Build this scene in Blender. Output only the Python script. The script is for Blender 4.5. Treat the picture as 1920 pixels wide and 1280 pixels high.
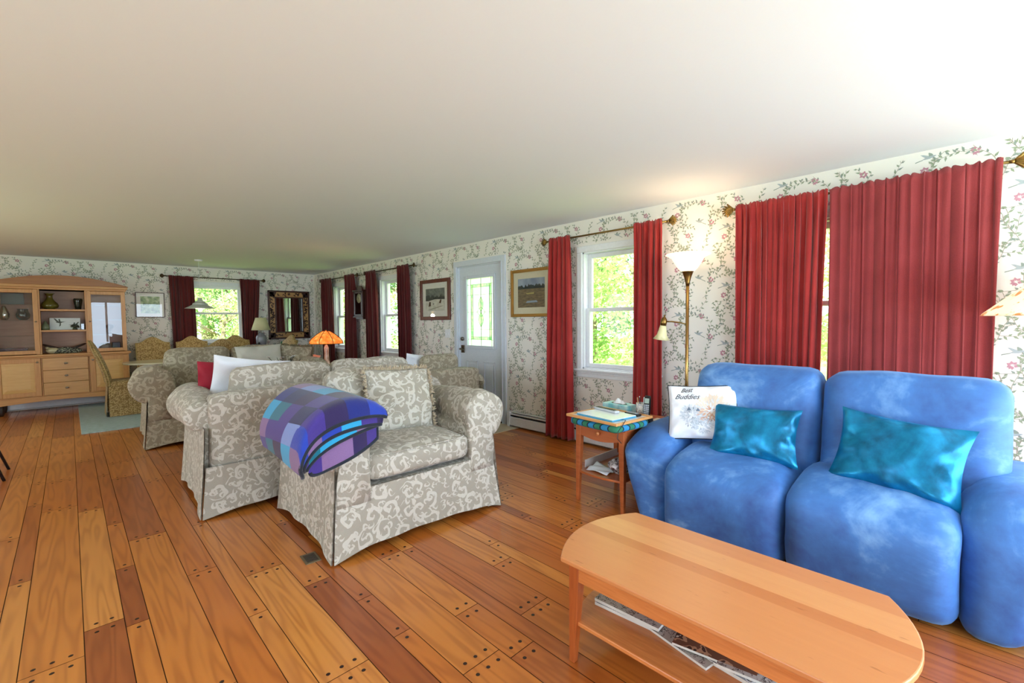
import bpy, bmesh, math, random
from mathutils import Vector, Matrix, noise, Euler
R = math.radians
PI = math.pi
S = bpy.context.scene
COL = S.collection
for o in list(bpy.data.objects):
    bpy.data.objects.remove(o)

# ------------------------------------------------------------------ camera
CAM_YAW, CAM_PITCH, CAM_ROLL, CAM_H, CAM_F = 0.7787, 0.0456, -0.0081, 1.3508, 841.12
cd = bpy.data.cameras.new('camera')
cd.sensor_width = 36.0
cd.lens = CAM_F * 36.0 / 1920.0
cd.clip_start = 0.05
cam = bpy.data.objects.new('camera', cd)
COL.objects.link(cam)
cp, sp, cy, sy = math.cos(CAM_PITCH), math.sin(CAM_PITCH), math.cos(CAM_YAW), math.sin(CAM_YAW)
F = Vector((sy * cp, cy * cp, -sp))
RT = Vector((cy, -sy, 0))
UP = RT.cross(F)
cr, sr = math.cos(CAM_ROLL), math.sin(CAM_ROLL)
R2 = RT * cr + UP * sr
U2 = UP * cr - RT * sr
cam.matrix_world = Matrix(((R2.x, U2.x, -F.x, 0), (R2.y, U2.y, -F.y, 0), (R2.z, U2.z, -F.z, CAM_H), (0, 0, 0, 1)))
S.camera = cam

# ------------------------------------------------------------------ world, sun, daylight
S.view_settings.view_transform = 'Standard'
S.view_settings.look = 'None'
S.view_settings.gamma = 1
S.view_settings.use_curve_mapping = False
S.view_settings.exposure = 0.2
w = bpy.data.worlds.new('sky')
S.world = w
w.use_nodes = True
nt = w.node_tree
bg = nt.nodes['Background']
tc = nt.nodes.new('ShaderNodeTexCoord')
mp = nt.nodes.new('ShaderNodeMapping')
no = nt.nodes.new('ShaderNodeTexNoise')
no.inputs['Scale'].default_value = 3
no.inputs['Detail'].default_value = 4
crp = nt.nodes.new('ShaderNodeValToRGB')
crp.color_ramp.elements[0].position = .35
crp.color_ramp.elements[0].color = (.62, .80, 1, 1)
crp.color_ramp.elements[1].position = .6
crp.color_ramp.elements[1].color = (.95, .98, 1, 1)
nt.links.new(tc.outputs['Generated'], mp.inputs[0])
nt.links.new(mp.outputs[0], no.inputs['Vector'])
nt.links.new(no.outputs['Fac'], crp.inputs[0])
nt.links.new(crp.outputs[0], bg.inputs['Color'])
bg.inputs['Strength'].default_value = 3.6


def light(name, kind, loc, energy, color=(1, 1, 1), size=.1, size_y=None, direction=None, label=None):
    ld = bpy.data.lights.new(name, kind)
    ld.energy = energy
    ld.color = color
    if kind == 'AREA':
        ld.shape = 'RECTANGLE'
        ld.size = size
        ld.size_y = size_y or size
    elif kind == 'POINT':
        ld.shadow_soft_size = size
    elif kind == 'SUN':
        ld.angle = size
    o = bpy.data.objects.new(name, ld)
    o.location = loc
    if direction is not None:
        o.rotation_euler = Vector(direction).to_track_quat('-Z', 'Y').to_euler()
    COL.objects.link(o)
    return o


light('sun', 'SUN', (0, 0, 20), 11, (1, .96, .88), .02, direction=(.62, .48, -.75))
# daylight through unseen patio door and near window; both left-wall lamps are added fill
light('daylight_patio_door', 'AREA', (1.9, -2.45, 1.15), 190, (.63, .805, 1), 3.6, 2.1, direction=(0, 1, .25))
light('fill_left_near', 'AREA', (-3.05, 1.3, 1.4), 60, (.66, .82, 1), 2.4, 1.5, direction=(1, 0, .05))
light('daylight_near_window', 'AREA', (4.35, -1.3, 1.45), 42, (.86, .92, 1), .9, 1.2, direction=(-1, .25, .1))
light('fill_left_dining', 'AREA', (-3.05, 6.2, 1.4), 40, (.74, .92, .88), 2.4, 1.5, direction=(1, 0, .05))

S.cycles.max_bounces = 7
S.cycles.diffuse_bounces = 4
S.cycles.glossy_bounces = 3
S.cycles.transparent_max_bounces = 10
S.cycles.transmission_bounces = 4
S.cycles.caustics_reflective = False
S.cycles.caustics_refractive = False
S.cycles.sample_clamp_indirect = 6

# ------------------------------------------------------------------ materials
MATS = {}


def srgb(c):
    if isinstance(c, str):
        c = tuple(int(c[i:i + 2], 16) / 255 for i in (0, 2, 4))
    return tuple((x / 12.92 if x <= .04045 else ((x + .055) / 1.055) ** 2.4) for x in c) + (1,)


class NT:
    def __init__(s, name):
        s.m = bpy.data.materials.new(name)
        s.m.use_nodes = True
        s.t = s.m.node_tree
        s.b = s.t.nodes['Principled BSDF']
        s.out = s.t.nodes['Material Output']

    def n(s, kind, **kw):
        nd = s.t.nodes.new('ShaderNode' + kind)
        for k, v in kw.items():
            setattr(nd, k, v)
        return nd

    def l(s, a, b):
        s.t.links.new(a, b)

    def val(s, sock, v):
        if hasattr(v, 'is_linked') or isinstance(v, bpy.types.NodeSocket):
            s.l(v, sock)
        else:
            sock.default_value = v

    def math(s, op, a, b=0.0, c=None, clamp=False):
        nd = s.n('Math', operation=op)
        nd.use_clamp = clamp
        s.val(nd.inputs[0], a)
        s.val(nd.inputs[1], b)
        if c is not None:
            s.val(nd.inputs[2], c)
        return nd.outputs[0]

    def vmath(s, op, a, b=None, scale=None):
        nd = s.n('VectorMath', operation=op)
        s.val(nd.inputs[0], a)
        if b is not None:
            s.val(nd.inputs[1], b)
        if scale is not None:
            s.val(nd.inputs['Scale'], scale)
        return nd.outputs[0]

    def coord(s, which='Object'):
        return s.n('TexCoord').outputs[which]

    def mapping(s, v, scale=(1, 1, 1), loc=(0, 0, 0), rot=(0, 0, 0)):
        nd = s.n('Mapping')
        s.l(v, nd.inputs[0])
        nd.inputs['Scale'].default_value = scale
        nd.inputs['Location'].default_value = loc
        nd.inputs['Rotation'].default_value = rot
        return nd.outputs[0]

    def noise(s, v, scale, detail=3, rough=.5, dist=0):
        nd = s.n('TexNoise')
        s.l(v, nd.inputs['Vector'])
        nd.inputs['Scale'].default_value = scale
        nd.inputs['Detail'].default_value = detail
        nd.inputs['Roughness'].default_value = rough
        nd.inputs['Distortion'].default_value = dist
        return nd.outputs['Fac']

    def ramp(s, f, stops, interp='LINEAR'):
        nd = s.n('ValToRGB')
        nd.color_ramp.interpolation = interp
        e = nd.color_ramp.elements
        while len(e) < len(stops):
            e.new(.5)
        for i, (p, c) in enumerate(stops):
            e[i].position = p
            e[i].color = c if len(c) == 4 else tuple(c) + (1,)
        s.l(f, nd.inputs[0])
        return nd.outputs[0]

    def mix(s, f, a, b, mode='MIX'):
        nd = s.n('Mix', data_type='RGBA', blend_type=mode)
        s.val(nd.inputs[0], f)
        s.val(nd.inputs[6], a)
        s.val(nd.inputs[7], b)
        return nd.outputs[2]

    def bump(s, h, strength=.3, dist=.01):
        nd = s.n('Bump')
        nd.inputs['Strength'].default_value = strength
        nd.inputs['Distance'].default_value = dist
        s.l(h, nd.inputs['Height'])
        s.l(nd.outputs[0], s.b.inputs['Normal'])

    def set(s, **kw):
        for k, v in kw.items():
            s.val(s.b.inputs[k.replace('_', ' ')], v)
        return s


def plain(name, col, rough=.5, metal=0, **kw):
    if name in MATS:
        return MATS[name]
    t = NT(name)
    t.set(Base_Color=srgb(col), Roughness=rough, Metallic=metal, **kw)
    v = t.noise(t.coord(), 40, 2)
    c = srgb(col)
    t.l(t.mix(v, tuple(x * .93 for x in c[:3]) + (1,), tuple(min(1, x * 1.06) for x in c[:3]) + (1,)), t.b.inputs['Base Color'])
    MATS[name] = t.m
    return t.m


def wood(name, c1, c2, axis='X', rough=.35, scale=1., coat=.15):
    if name in MATS:
        return MATS[name]
    t = NT(name)
    sc = {'X': (1.2, 14, 14), 'Y': (14, 1.2, 14), 'Z': (14, 14, 1.2)}[axis]
    v = t.mapping(t.coord(), tuple(k * scale for k in sc))
    a = t.noise(v, 2.2, 5, .6, .6)
    b = t.noise(v, 9, 3, .6)
    f = t.math('MULTIPLY_ADD', b, .35, t.math('MULTIPLY', a, .8))
    col = t.ramp(f, [(.3, srgb(c1)), (.75, srgb(c2))])
    t.set(Base_Color=col, Roughness=rough, Coat_Weight=coat, Coat_Roughness=.2)
    t.bump(b, .06, .002)
    MATS[name] = t.m
    return t.m


def fabric(name, c1, c2, rough=.9, scale=60, sheen=.2, bump=.25):
    if name in MATS:
        return MATS[name]
    t = NT(name)
    v = t.coord()
    a = t.noise(v, scale * 5, 2)
    b = t.noise(v, 5, 3)
    f = t.math('MULTIPLY_ADD', a, .5, t.math('MULTIPLY', b, .5))
    t.set(Base_Color=t.ramp(f, [(.3, srgb(c1)), (.7, srgb(c2))]), Roughness=rough, Sheen_Weight=sheen)
    t.bump(a, bump, .002)
    MATS[name] = t.m
    return t.m


def damask(name, ground, ground2, motif, scale=7.5, rough=.75, k=6.0):
    """scrolls and leaf lobes laid out round scattered centres, woven into the cloth (UV in metres)"""
    t = NT(name)
    uv = t.mapping(t.coord('UV'), (scale, scale, scale))

    def layer(vec, rand, spin, lobes, lo, hi, thick):
        vo = t.n('TexVoronoi', voronoi_dimensions='2D', feature='F1')
        t.l(vec, vo.inputs['Vector'])
        vo.inputs['Scale'].default_value = 1
        vo.inputs['Randomness'].default_value = rand
        d = t.vmath('SUBTRACT', vec, vo.outputs['Position'])
        sx = t.n('SeparateXYZ')
        t.l(d, sx.inputs[0])
        sc = t.n('SeparateColor')
        t.l(vo.outputs['Color'], sc.inputs[0])
        th = t.math('ARCTAN2', sx.outputs[1], sx.outputs[0])
        flip = t.math('SUBTRACT', t.math('MULTIPLY', t.math('GREATER_THAN', sc.outputs[1], .5), 2.), 1.)
        th = t.math('MULTIPLY', th, flip)
        r = t.math('MAXIMUM', vo.outputs['Distance'], .02)
        ph = t.math('ADD', t.math('MULTIPLY', sc.outputs[0], 6.28), t.math('MULTIPLY', t.math('POWER', r, .55), spin))
        sp_ = t.math('SINE', t.math('ADD', th, ph))
        lob = t.math('MULTIPLY', t.math('SINE', t.math('ADD', t.math('MULTIPLY', th, float(lobes)), t.math('MULTIPLY', r, 14.))), .28)
        s_ = t.math('ADD', sp_, lob)
        m_ = t.math('MULTIPLY', t.math('GREATER_THAN', s_, thick), t.math('LESS_THAN', r, hi))
        return t.math('MULTIPLY', m_, t.math('GREATER_THAN', r, lo))
    nz = t.n('TexNoise')
    t.l(uv, nz.inputs['Vector'])
    nz.inputs['Scale'].default_value = .9
    wv = t.vmath('ADD', uv, t.vmath('SCALE', nz.outputs['Color'], scale=.6))
    a = layer(wv, .8, 13., 5, .03, .55, .42)
    wv2 = t.mapping(wv, (2.1, 2.1, 2.1), (3.3, 1.7, 0))
    b = layer(wv2, .9, 9., 4, .05, .42, .4)
    m = t.math('MAXIMUM', a, b)
    weave = t.noise(t.coord(), 420, 1)
    big = t.noise(t.coord(), 3.5, 3)
    g = t.mix(big, srgb(ground), srgb(ground2))
    c = t.mix(t.math('MULTIPLY', m, .85), g, srgb(motif))
    c = t.mix(t.math('MULTIPLY', weave, .35), c, t.mix(1., c, (.45, .43, .4, 1), 'MULTIPLY'))
    t.set(Base_Color=c, Roughness=rough, Sheen_Weight=.15)
    h = t.math('ADD', t.math('MULTIPLY', m, .5), t.math('MULTIPLY', t.noise(t.coord(), 30, 4), 1.6))
    t.bump(h, .5, .01)
    MATS[name] = t.m
    return t.m


def velvet(name, dark, mid, light_, scale=5, contrast=(.34, .5, .66), sheen=.6, rough=.6, streak=(1, 1, 1)):
    t = NT(name)
    v = t.mapping(t.coord(), streak)
    a = t.noise(v, scale, 6, .62, .8)
    b = t.noise(v, scale * 8, 3)
    f = t.math('MULTIPLY_ADD', b, .22, t.math('MULTIPLY', a, .82))
    t.set(Base_Color=t.ramp(f, [(contrast[0], srgb(dark)), (contrast[1], srgb(mid)), (contrast[2], srgb(light_))]),
          Roughness=rough, Sheen_Weight=sheen, Sheen_Roughness=.35)
    t.b.inputs['Sheen Tint'].default_value = srgb(light_)
    t.bump(t.noise(t.coord(), 12, 4), .25, .01)
    MATS[name] = t.m
    return t.m


def emis(name, col, strength, base=None):
    t = NT(name)
    t.set(Base_Color=srgb(base or col), Emission_Color=srgb(col), Emission_Strength=strength, Roughness=.4)
    MATS[name] = t.m
    return t.m


def glassy(name, tint=(1, 1, 1, 1), refl=1.0, rough=.0):
    t = NT(name)
    tr = t.n('BsdfTransparent')
    tr.inputs[0].default_value = tint
    gl = t.n('BsdfGlossy')
    gl.inputs['Roughness'].default_value = rough
    fr = t.n('Fresnel')
    fr.inputs[0].default_value = 1.5
    mx = t.n('MixShader')
    geo = t.n('NewGeometry')
    t.l(t.math('MULTIPLY', t.math('MULTIPLY', fr.outputs[0], refl, clamp=True), t.math('SUBTRACT', 1., geo.outputs['Backfacing'])), mx.inputs[0])
    t.l(tr.outputs[0], mx.inputs[1])
    t.l(gl.outputs[0], mx.inputs[2])
    t.l(mx.outputs[0], t.out.inputs[0])
    MATS[name] = t.m
    return t.m


def shade_mat(name, col, emit, strength, spots=None):
    """a lit lampshade: cloth or glass with the bulb glowing through"""
    t = NT(name)
    c = srgb(col)
    t.set(Base_Color=c, Roughness=.5, Transmission_Weight=0.)
    t.b.inputs['Emission Color'].default_value = srgb(emit)
    t.b.inputs['Emission Strength'].default_value = strength
    if spots:
        f = t.noise(t.coord(), spots[1], 3)
        cc = t.ramp(f, [(.56, (1, 1, 1, 1)), (.62, srgb(spots[0]))])
        t.l(t.mix(1., c, cc, 'MULTIPLY'), t.b.inputs['Base Color'])
        t.l(t.mix(1., srgb(emit), cc, 'MULTIPLY'), t.b.inputs['Emission Color'])
    MATS[name] = t.m
    return t.m


# ------------------------------------------------------------------ mesh helpers
class MB:
    def __init__(s):
        s.v, s.f, s.mi, s.sm = [], [], [], []
        s.cur = 0
        s.smooth = False

    def add(s, vs, fs, M=None, mi=None, smooth=None):
        k = len(s.v)
        s.v += [tuple(M @ Vector(p)) if M is not None else tuple(p) for p in vs]
        for f in fs:
            s.f.append([i + k for i in f])
            s.mi.append(s.cur if mi is None else mi)
            s.sm.append(s.smooth if smooth is None else smooth)
        return s

    def box(s, a, b, M=None, mi=None, bev=0):
        x0, y0, z0 = [min(p, q) for p, q in zip(a, b)]
        x1, y1, z1 = [max(p, q) for p, q in zip(a, b)]
        if bev:
            bm = bmesh.new()
            bmesh.ops.create_cube(bm, size=1)
            for v in bm.verts:
                v.co = Vector(((v.co.x + .5) * (x1 - x0) + x0, (v.co.y + .5) * (y1 - y0) + y0, (v.co.z + .5) * (z1 - z0) + z0))
            bmesh.ops.bevel(bm, geom=list(bm.edges), offset=bev, segments=2, affect='EDGES', profile=.6)
            bm.verts.index_update()
            vs = [v.co.copy() for v in bm.verts]
            fs = [[v.index for v in f.verts] for f in bm.faces]
            bm.free()
            return s.add(vs, fs, M, mi)
        vs = [(x0, y0, z0), (x1, y0, z0), (x1, y1, z0), (x0, y1, z0), (x0, y0, z1), (x1, y0, z1), (x1, y1, z1), (x0, y1, z1)]
        fs = [(0, 3, 2, 1), (4, 5, 6, 7), (0, 1, 5, 4), (1, 2, 6, 5), (2, 3, 7, 6), (3, 0, 4, 7)]
        return s.add(vs, fs, M, mi)

    def prism(s, poly, h0, h1, axis='Z', M=None, mi=None, smooth=False):
        """poly of 2D points extruded along axis from h0 to h1"""
        def P(p, h):
            return {'Z': (p[0], p[1], h), 'Y': (p[0], h, p[1]), 'X': (h, p[0], p[1])}[axis]
        n = len(poly)
        vs = [P(p, h0) for p in poly] + [P(p, h1) for p in poly]
        fs = [list(range(n))[::-1], list(range(n, 2 * n))]
        s.add(vs, fs, M, mi, False)
        k = len(s.v) - 2 * n
        for i in range(n):
            j = (i + 1) % n
            s.f.append([k + i, k + j, k + n + j, k + n + i])
            s.mi.append(s.cur if mi is None else mi)
            s.sm.append(smooth)
        return s

    def lathe(s, prof, n=24, M=None, mi=None, smooth=True, sx=1, sy=1, wob=None):
        vs, fs = [], []
        for (r, z) in prof:
            for i in range(n):
                a = 2 * PI * i / n
                q = wob(a, z) if wob else 1
                vs.append((r * q * math.cos(a) * sx, r * q * math.sin(a) * sy, z))
        m = len(prof)
        for j in range(m - 1):
            for i in range(n):
                k = (i + 1) % n
                fs.append([j * n + i, j * n + k, (j + 1) * n + k, (j + 1) * n + i])
        if prof[0][0] > 1e-4:
            fs.append(list(range(n))[::-1])
        if prof[-1][0] > 1e-4:
            fs.append([(m - 1) * n + i for i in range(n)])
        return s.add(vs, fs, M, mi, smooth)

    def tube(s, pts, r, n=8, M=None, mi=None, closed=False, cap=True):
        pts = [Vector(p) for p in pts]
        m = len(pts)
        rr = r if isinstance(r, (list, tuple)) else [r] * m
        vs, fs = [], []
        ref = None
        for i, p in enumerate(pts):
            d = (pts[(i + 1) % m] - pts[i - 1]) if closed else (pts[min(i + 1, m - 1)] - pts[max(i - 1, 0)])
            d.normalize()
            if ref is None:
                ref = Vector((0, 0, 1)) if abs(d.z) < .9 else Vector((1, 0, 0))
            a = d.cross(ref)
            if a.length < 1e-5:
                a = d.cross(Vector((1, .3, .2)))
            a.normalize()
            b = a.cross(d).normalized()
            ref = b
            for j in range(n):
                t = 2 * PI * j / n
                vs.append(p + (a * math.cos(t) + b * math.sin(t)) * rr[i])
        for i in range(m if closed else m - 1):
            for j in range(n):
                k = (j + 1) % n
                q = (i + 1) % m
                fs.append([i * n + j, i * n + k, q * n + k, q * n + j])
        if not closed and cap:
            fs.append(list(range(n))[::-1])
            fs.append([(m - 1) * n + j for j in range(n)])
        return s.add(vs, fs, M, mi, True)

    def grid(s, fn, nu, nv, M=None, mi=None, smooth=True, flip=False, closed_u=False):
        vs = [fn(i / nu, j / nv) for j in range(nv + 1) for i in range(nu + (0 if closed_u else 1))]
        w_ = nu if closed_u else nu + 1
        fs = []
        for j in range(nv):
            for i in range(nu):
                k = (i + 1) % w_
                q = [j * w_ + i, j * w_ + k, (j + 1) * w_ + k, (j + 1) * w_ + i]
                fs.append(q[::-1] if flip else q)
        return s.add(vs, fs, M, mi, smooth)

    def soft(s, c, size, r=.05, bulge=(.02, .02, .02), n=10, noise_amp=0, seed=0, M=None, mi=None, fn=None):
        """rounded box with swollen faces"""
        hx, hy, hz = [q / 2 for q in size]
        bm = bmesh.new()
        bmesh.ops.create_cube(bm, size=2)
        bmesh.ops.subdivide_edges(bm, edges=list(bm.edges), cuts=n, use_grid_fill=True)
        bm.verts.index_update()
        vs = []
        for v in bm.verts:
            p = v.co
            q = Vector((p.x * hx, p.y * hy, p.z * hz))
            inn = Vector((max(-hx + r, min(hx - r, q.x)), max(-hy + r, min(hy - r, q.y)), max(-hz + r, min(hz - r, q.z))))
            d = q - inn
            if d.length > 1e-6:
                q = inn + d.normalized() * r
            gx, gy, gz = 1 - p.x ** 2, 1 - p.y ** 2, 1 - p.z ** 2
            q.x += math.copysign(bulge[0] * gy * gz, p.x) if abs(p.x) > .999 else 0
            q.y += math.copysign(bulge[1] * gx * gz, p.y) if abs(p.y) > .999 else 0
            q.z += math.copysign(bulge[2] * gx * gy, p.z) if abs(p.z) > .999 else 0
            if noise_amp:
                nn = noise.noise_vector(q * 5 + Vector((seed * 3.7, seed, 0)))
                q += nn * noise_amp
            q += Vector(c)
            if fn:
                q = fn(q)
            vs.append(q)
        fs = [[v.index for v in f.verts] for f in bm.faces]
        bm.free()
        return s.add(vs, fs, M, mi, True)

    def build(s, name, mats, parent=None, uv=False, loc=None):
        me = bpy.data.meshes.new(name)
        me.from_pydata(s.v, [], s.f)
        me.polygons.foreach_set('material_index', s.mi)
        me.polygons.foreach_set('use_smooth', s.sm)
        for m in (mats if isinstance(mats, (list, tuple)) else [mats]):
            me.materials.append(m)
        if uv:
            ul = me.uv_layers.new(name='UVMap')
            for p in me.polygons:
                nx, ny, nz = [abs(k) for k in p.normal]
                for li in p.loop_indices:
                    co = me.vertices[me.loops[li].vertex_index].co
                    if nx >= ny and nx >= nz:
                        u = (co.y, co.z)
                    elif ny >= nz:
                        u = (co.x, co.z)
                    else:
                        u = (co.x, co.y)
                    ul.data[li].uv = (u[0] + 5, u[1] + 5)
        me.update()
        o = bpy.data.objects.new(name, me)
        COL.objects.link(o)
        if parent:
            o.parent = parent
        if loc:
            o.location = loc
        return o


def tag(o, label, cat, group=None, kind=None):
    if label:
        o['label'] = label
    if cat:
        o['category'] = cat
    if group:
        o['group'] = group
    if kind:
        o['kind'] = kind
    return o


def thing(name, label, cat, loc=(0, 0, 0), rz=0, group=None):
    o = bpy.data.objects.new(name, None)
    o.empty_display_size = .1
    COL.objects.link(o)
    o.location = loc
    o.rotation_euler = (0, 0, rz)
    return tag(o, label, cat, group)


def struct(o):
    o['kind'] = 'structure'
    return o


def bevel(o, wd=.004, seg=2):
    m = o.modifiers.new('bevel', 'BEVEL')
    m.width = wd
    m.segments = seg
    m.limit_method = 'ANGLE'
    return o


def copy_tree(o, parent=None):
    c = o.copy()
    COL.objects.link(c)
    if parent:
        c.parent = parent
    for ch in [x for x in bpy.data.objects if x.parent == o]:
        copy_tree(ch, c)
    return c


def frame_M(origin, xdir, ydir):
    """matrix with given local x, y directions (z = x cross y)"""
    x = Vector(xdir).normalized()
    y = (Vector(ydir) - x * Vector(ydir).dot(x)).normalized()
    z = x.cross(y)
    return Matrix(((x.x, y.x, z.x, origin[0]), (x.y, y.y, z.y, origin[1]), (x.z, y.z, z.z, origin[2]), (0, 0, 0, 1)))


# common materials
white_paint = plain('white paint', 'e6e8ec', .4)
door_white = plain('door white', 'd3d8e2', .4)
ceil_mat = NT('ceiling plaster')
ceil_mat.set(Base_Color=srgb('e6e9ef'), Roughness=.9)
ceil_mat.bump(ceil_mat.noise(ceil_mat.coord(), 60, 3), .08, .004)
ceil_mat = ceil_mat.m
paper = NT('wallpaper ground')
paper.l(paper.mix(paper.noise(paper.coord(), 3, 2), srgb('efe9df'), srgb('ece7e2')), paper.b.inputs['Base Color'])
paper.set(Roughness=.7)
paper = paper.m
ink_leaf = plain('printed leaf green', '96a088', .8)
ink_leaf2 = plain('printed leaf grey', '8f998f', .8)
ink_stem = plain('printed stem', '9c9484', .8)
ink_pink = plain('printed rose', 'c08a98', .8)
ink_bird = plain('printed bird', 'a9b1b4', .8)
glass = glassy('window glass')
brass = plain('antique brass', '8a6d3c', .32, 1)
brass_d = plain('dark bronze', '4e3f2c', .4, 1)
steel = plain('brushed steel', 'b8b4ac', .3, 1)
black = plain('black plastic', '17181b', .4)
white_p = plain('white plastic', 'e9ebee', .35)
cherry = wood('cherry wood', 'b2622c', 'd98b4e', 'Y', .3, coat=.3)
cherry_d = wood('cherry wood darker', '93451c', 'b8622e', 'Z', .35)
cherry_x = wood('cherry side table wood', '9a4c22', 'b96636', 'Y', .35)
oak = wood('oak cabinet', 'b98045', 'cf9a5e', 'X', .45, coat=.1)
oak_v = wood('oak cabinet upright grain', 'b98045', 'cf9a5e', 'Z', .45, coat=.1)
oak_dark = wood('oak cabinet cornice', '8f5a26', 'a46c34', 'X', .45)
oak_pale = wood('oak cabinet panel', 'cf9f5c', 'dfb574', 'X', .45)
oak_in = wood('oak cabinet inside', 'a98268', 'bd957b', 'X', .6)
mahog = wood('dark mahogany', '2a120c', '4a2015', 'Z', .35)
mahog_r = wood('red mahogany frame', '4a1c12', '6b2c1c', 'Z', .4)
gilt = plain('gilt frame', 'a87b3c', .4, .6)

DAM = damask('cream scroll damask', 'a29b8c', 'ada697', 'd3cec2', 8.5)
DAM2 = damask('taupe scroll damask', '948973', 'a09580', 'bfb59f', 8.0)
GOLD = damask('gold brocade', '8a6a36', '9c7c46', 'd0b27a', 19, .65)
BLUE = velvet('blue plush', '2c4d8c', '3f74b8', '8ab8e6', 1.9, (.30, .54, .78), .5, .6, (1, 1.2, 1.4))
TEAL = velvet('teal satin velvet', '054e6e', '0a7aa8', '1c9ccb', 3.0, (.36, .52, .68), .3, .36, (1, 1, 1))
TEAL.node_tree.nodes['Principled BSDF'].inputs['Metallic'].default_value = .55
RED = fabric('red chenille', '8a1818', 'ad2c28', .95, 60, .35, .4)
RED_D = fabric('wine red chenille', '450c0e', '621416', .95, 60, .25, .4)


# ------------------------------------------------------------------ room shell
XR, YF, H = 4.03, 10.51, 2.44
XL, YB = -2.9, -2.3
WIN = dict()                       # right wall openings (y0, y1, z0, z1)
RW = [(8.50, 9.40, .82, 2.10), (6.60, 7.42, .82, 2.10), (4.26, 5.19, -.01, 2.13), (2.12, 2.97, .82, 2.09), (.18, 1.12, .82, 2.09), (-1.75, -.85, .82, 2.09)]
FW = [(1.62, 2.56, .98, 2.10)]     # far wall opening (x0, x1, z0, z1)


def wall_boxes(mb, axis, at, thick, a0, a1, z0, z1, holes):
    holes = sorted(holes)
    def B(p0, p1, q0, q1):
        if p1 - p0 < 1e-4 or q1 - q0 < 1e-4:
            return
        if axis == 'X':
            mb.box((at, p0, q0), (at + thick, p1, q1))
        else:
            mb.box((p0, at, q0), (p1, at + thick, q1))
    cur = a0
    for (h0, h1, k0, k1) in holes:
        B(cur, h0, z0, z1)
        B(h0, h1, z0, k0)
        B(h0, h1, k1, z1)
        cur = h1
    B(cur, a1, z0, z1)


# the printed vine: one repeat, as flat motifs (material 1..5) in a tile of TW x TH metres
TW, TH = .42, .50
rw = random.Random(11)
MOT = []


def mot(poly, mi):
    MOT.append((poly, mi))


def leafp(x, y, a, L, W_, mi):
    c, s_ = math.cos(a), math.sin(a)
    pts = [(0, 0), (L * .4, W_ / 2), (L, 0), (L * .4, -W_ / 2)]
    mot([(x + c * u - s_ * v_, y + s_ * u + c * v_) for u, v_ in pts], mi)


def vine(pts, wd=.002, leaf=.030, dens=.016):
    acc = 0
    side = 1
    for (x0, y0), (x1, y1) in zip(pts, pts[1:]):
        L = math.hypot(x1 - x0, y1 - y0)
        if L < 1e-6:
            continue
        nx, ny = -(y1 - y0) / L * wd / 2, (x1 - x0) / L * wd / 2
        mot([(x0 + nx, y0 + ny), (x1 + nx, y1 + ny), (x1 - nx, y1 - ny), (x0 - nx, y0 - ny)], 3)
        acc += L
        if acc > dens:
            acc = 0
            side = -side
            a = math.atan2(y1 - y0, x1 - x0) + side * rw.uniform(.5, 1.2)
            leafp(x1, y1, a, leaf * rw.uniform(.7, 1.2), leaf * .42, rw.choice((1, 1, 2)))


def curve(x, y, a, L, k, n=14, dk=0):
    pts = [(x, y)]
    for i in range(n):
        a += (k + dk * math.sin(i * .9)) * L / n
        x += math.cos(a) * L / n
        y += math.sin(a) * L / n
        pts.append((x, y))
    return pts


def rose(x, y, r=.022):
    for i in range(7):
        a = i * 2 * PI / 7 + rw.random()
        leafp(x + math.cos(a) * r * .25, y + math.sin(a) * r * .25, a, r, r * .8, 4)


def bird(x, y, a, L=.085, fl=1):
    L = .072
    def T(pts):
        c, s_ = math.cos(a), math.sin(a)
        return [(x + c * u * L - s_ * v_ * L * fl, y + s_ * u * L + c * v_ * L * fl) for u, v_ in pts]
    mot(T([(-.5, .03), (-.2, .13), (.15, .13), (.42, .06), (.5, 0), (.3, -.07), (0, -.1), (-.3, -.04)]), 5)
    mot(T([(-.5, .03), (-.95, .02), (-1.0, -.06), (-.4, -.03)]), 2)
    mot(T([(.1, .1), (-.3, .42), (-.5, .5), (-.25, .1)]), 5)
    mot(T([(.2, .1), (.25, .3), (.05, .45), (0, .1)]), 2)


m3 = curve(.30, .34, 2.0, .3, -2.5, 16, 8)
vine(m3)
for q_, da_ in ((5, -1.1), (10, 1.1), (14, -1.)):
    vine(curve(m3[q_][0], m3[q_][1], 2.2 + da_, .12, rw.uniform(-5, 5), 8), .0022)
m1 = curve(.02, .04, .72, .66, .9, 28, 8)
vine(m1)
for q, (da, L) in zip((5, 10, 15, 20), ((1.1, .16), (-1.0, .17), (1.2, .14), (-.9, .15))):
    x, y = m1[q]
    vine(curve(x, y, .8 + da, L, rw.uniform(-5, 5), 9), .0022)
m2 = curve(.44, .10, 2.5, .5, -1.6, 22, 8)
vine(m2)
for q, (da, L) in zip((4, 9, 14, 18), ((.9, .13), (-1.2, .15), (1., .13), (-1., .12))):
    x, y = m2[q]
    vine(curve(x, y, 2.4 + da, L, rw.uniform(-5, 5), 8), .0022)
m4 = curve(.10, .30, 1.9, .36, 2.2, 16, 8)
vine(m4)
for q_, da_ in ((4, 1.1), (8, -1.1), (12, 1.)):
    vine(curve(m4[q_][0], m4[q_][1], 1.9 + da_, .12, rw.uniform(-5, 5), 8), .0022)
for x, y in ((.09, .2), (.30, .36), (.43, .13), (.20, .56)):
    rose(x, y)
bird(.22, .14, .25, .085, 1)
bird(.40, .47, 2.7, .085, -1)


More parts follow.
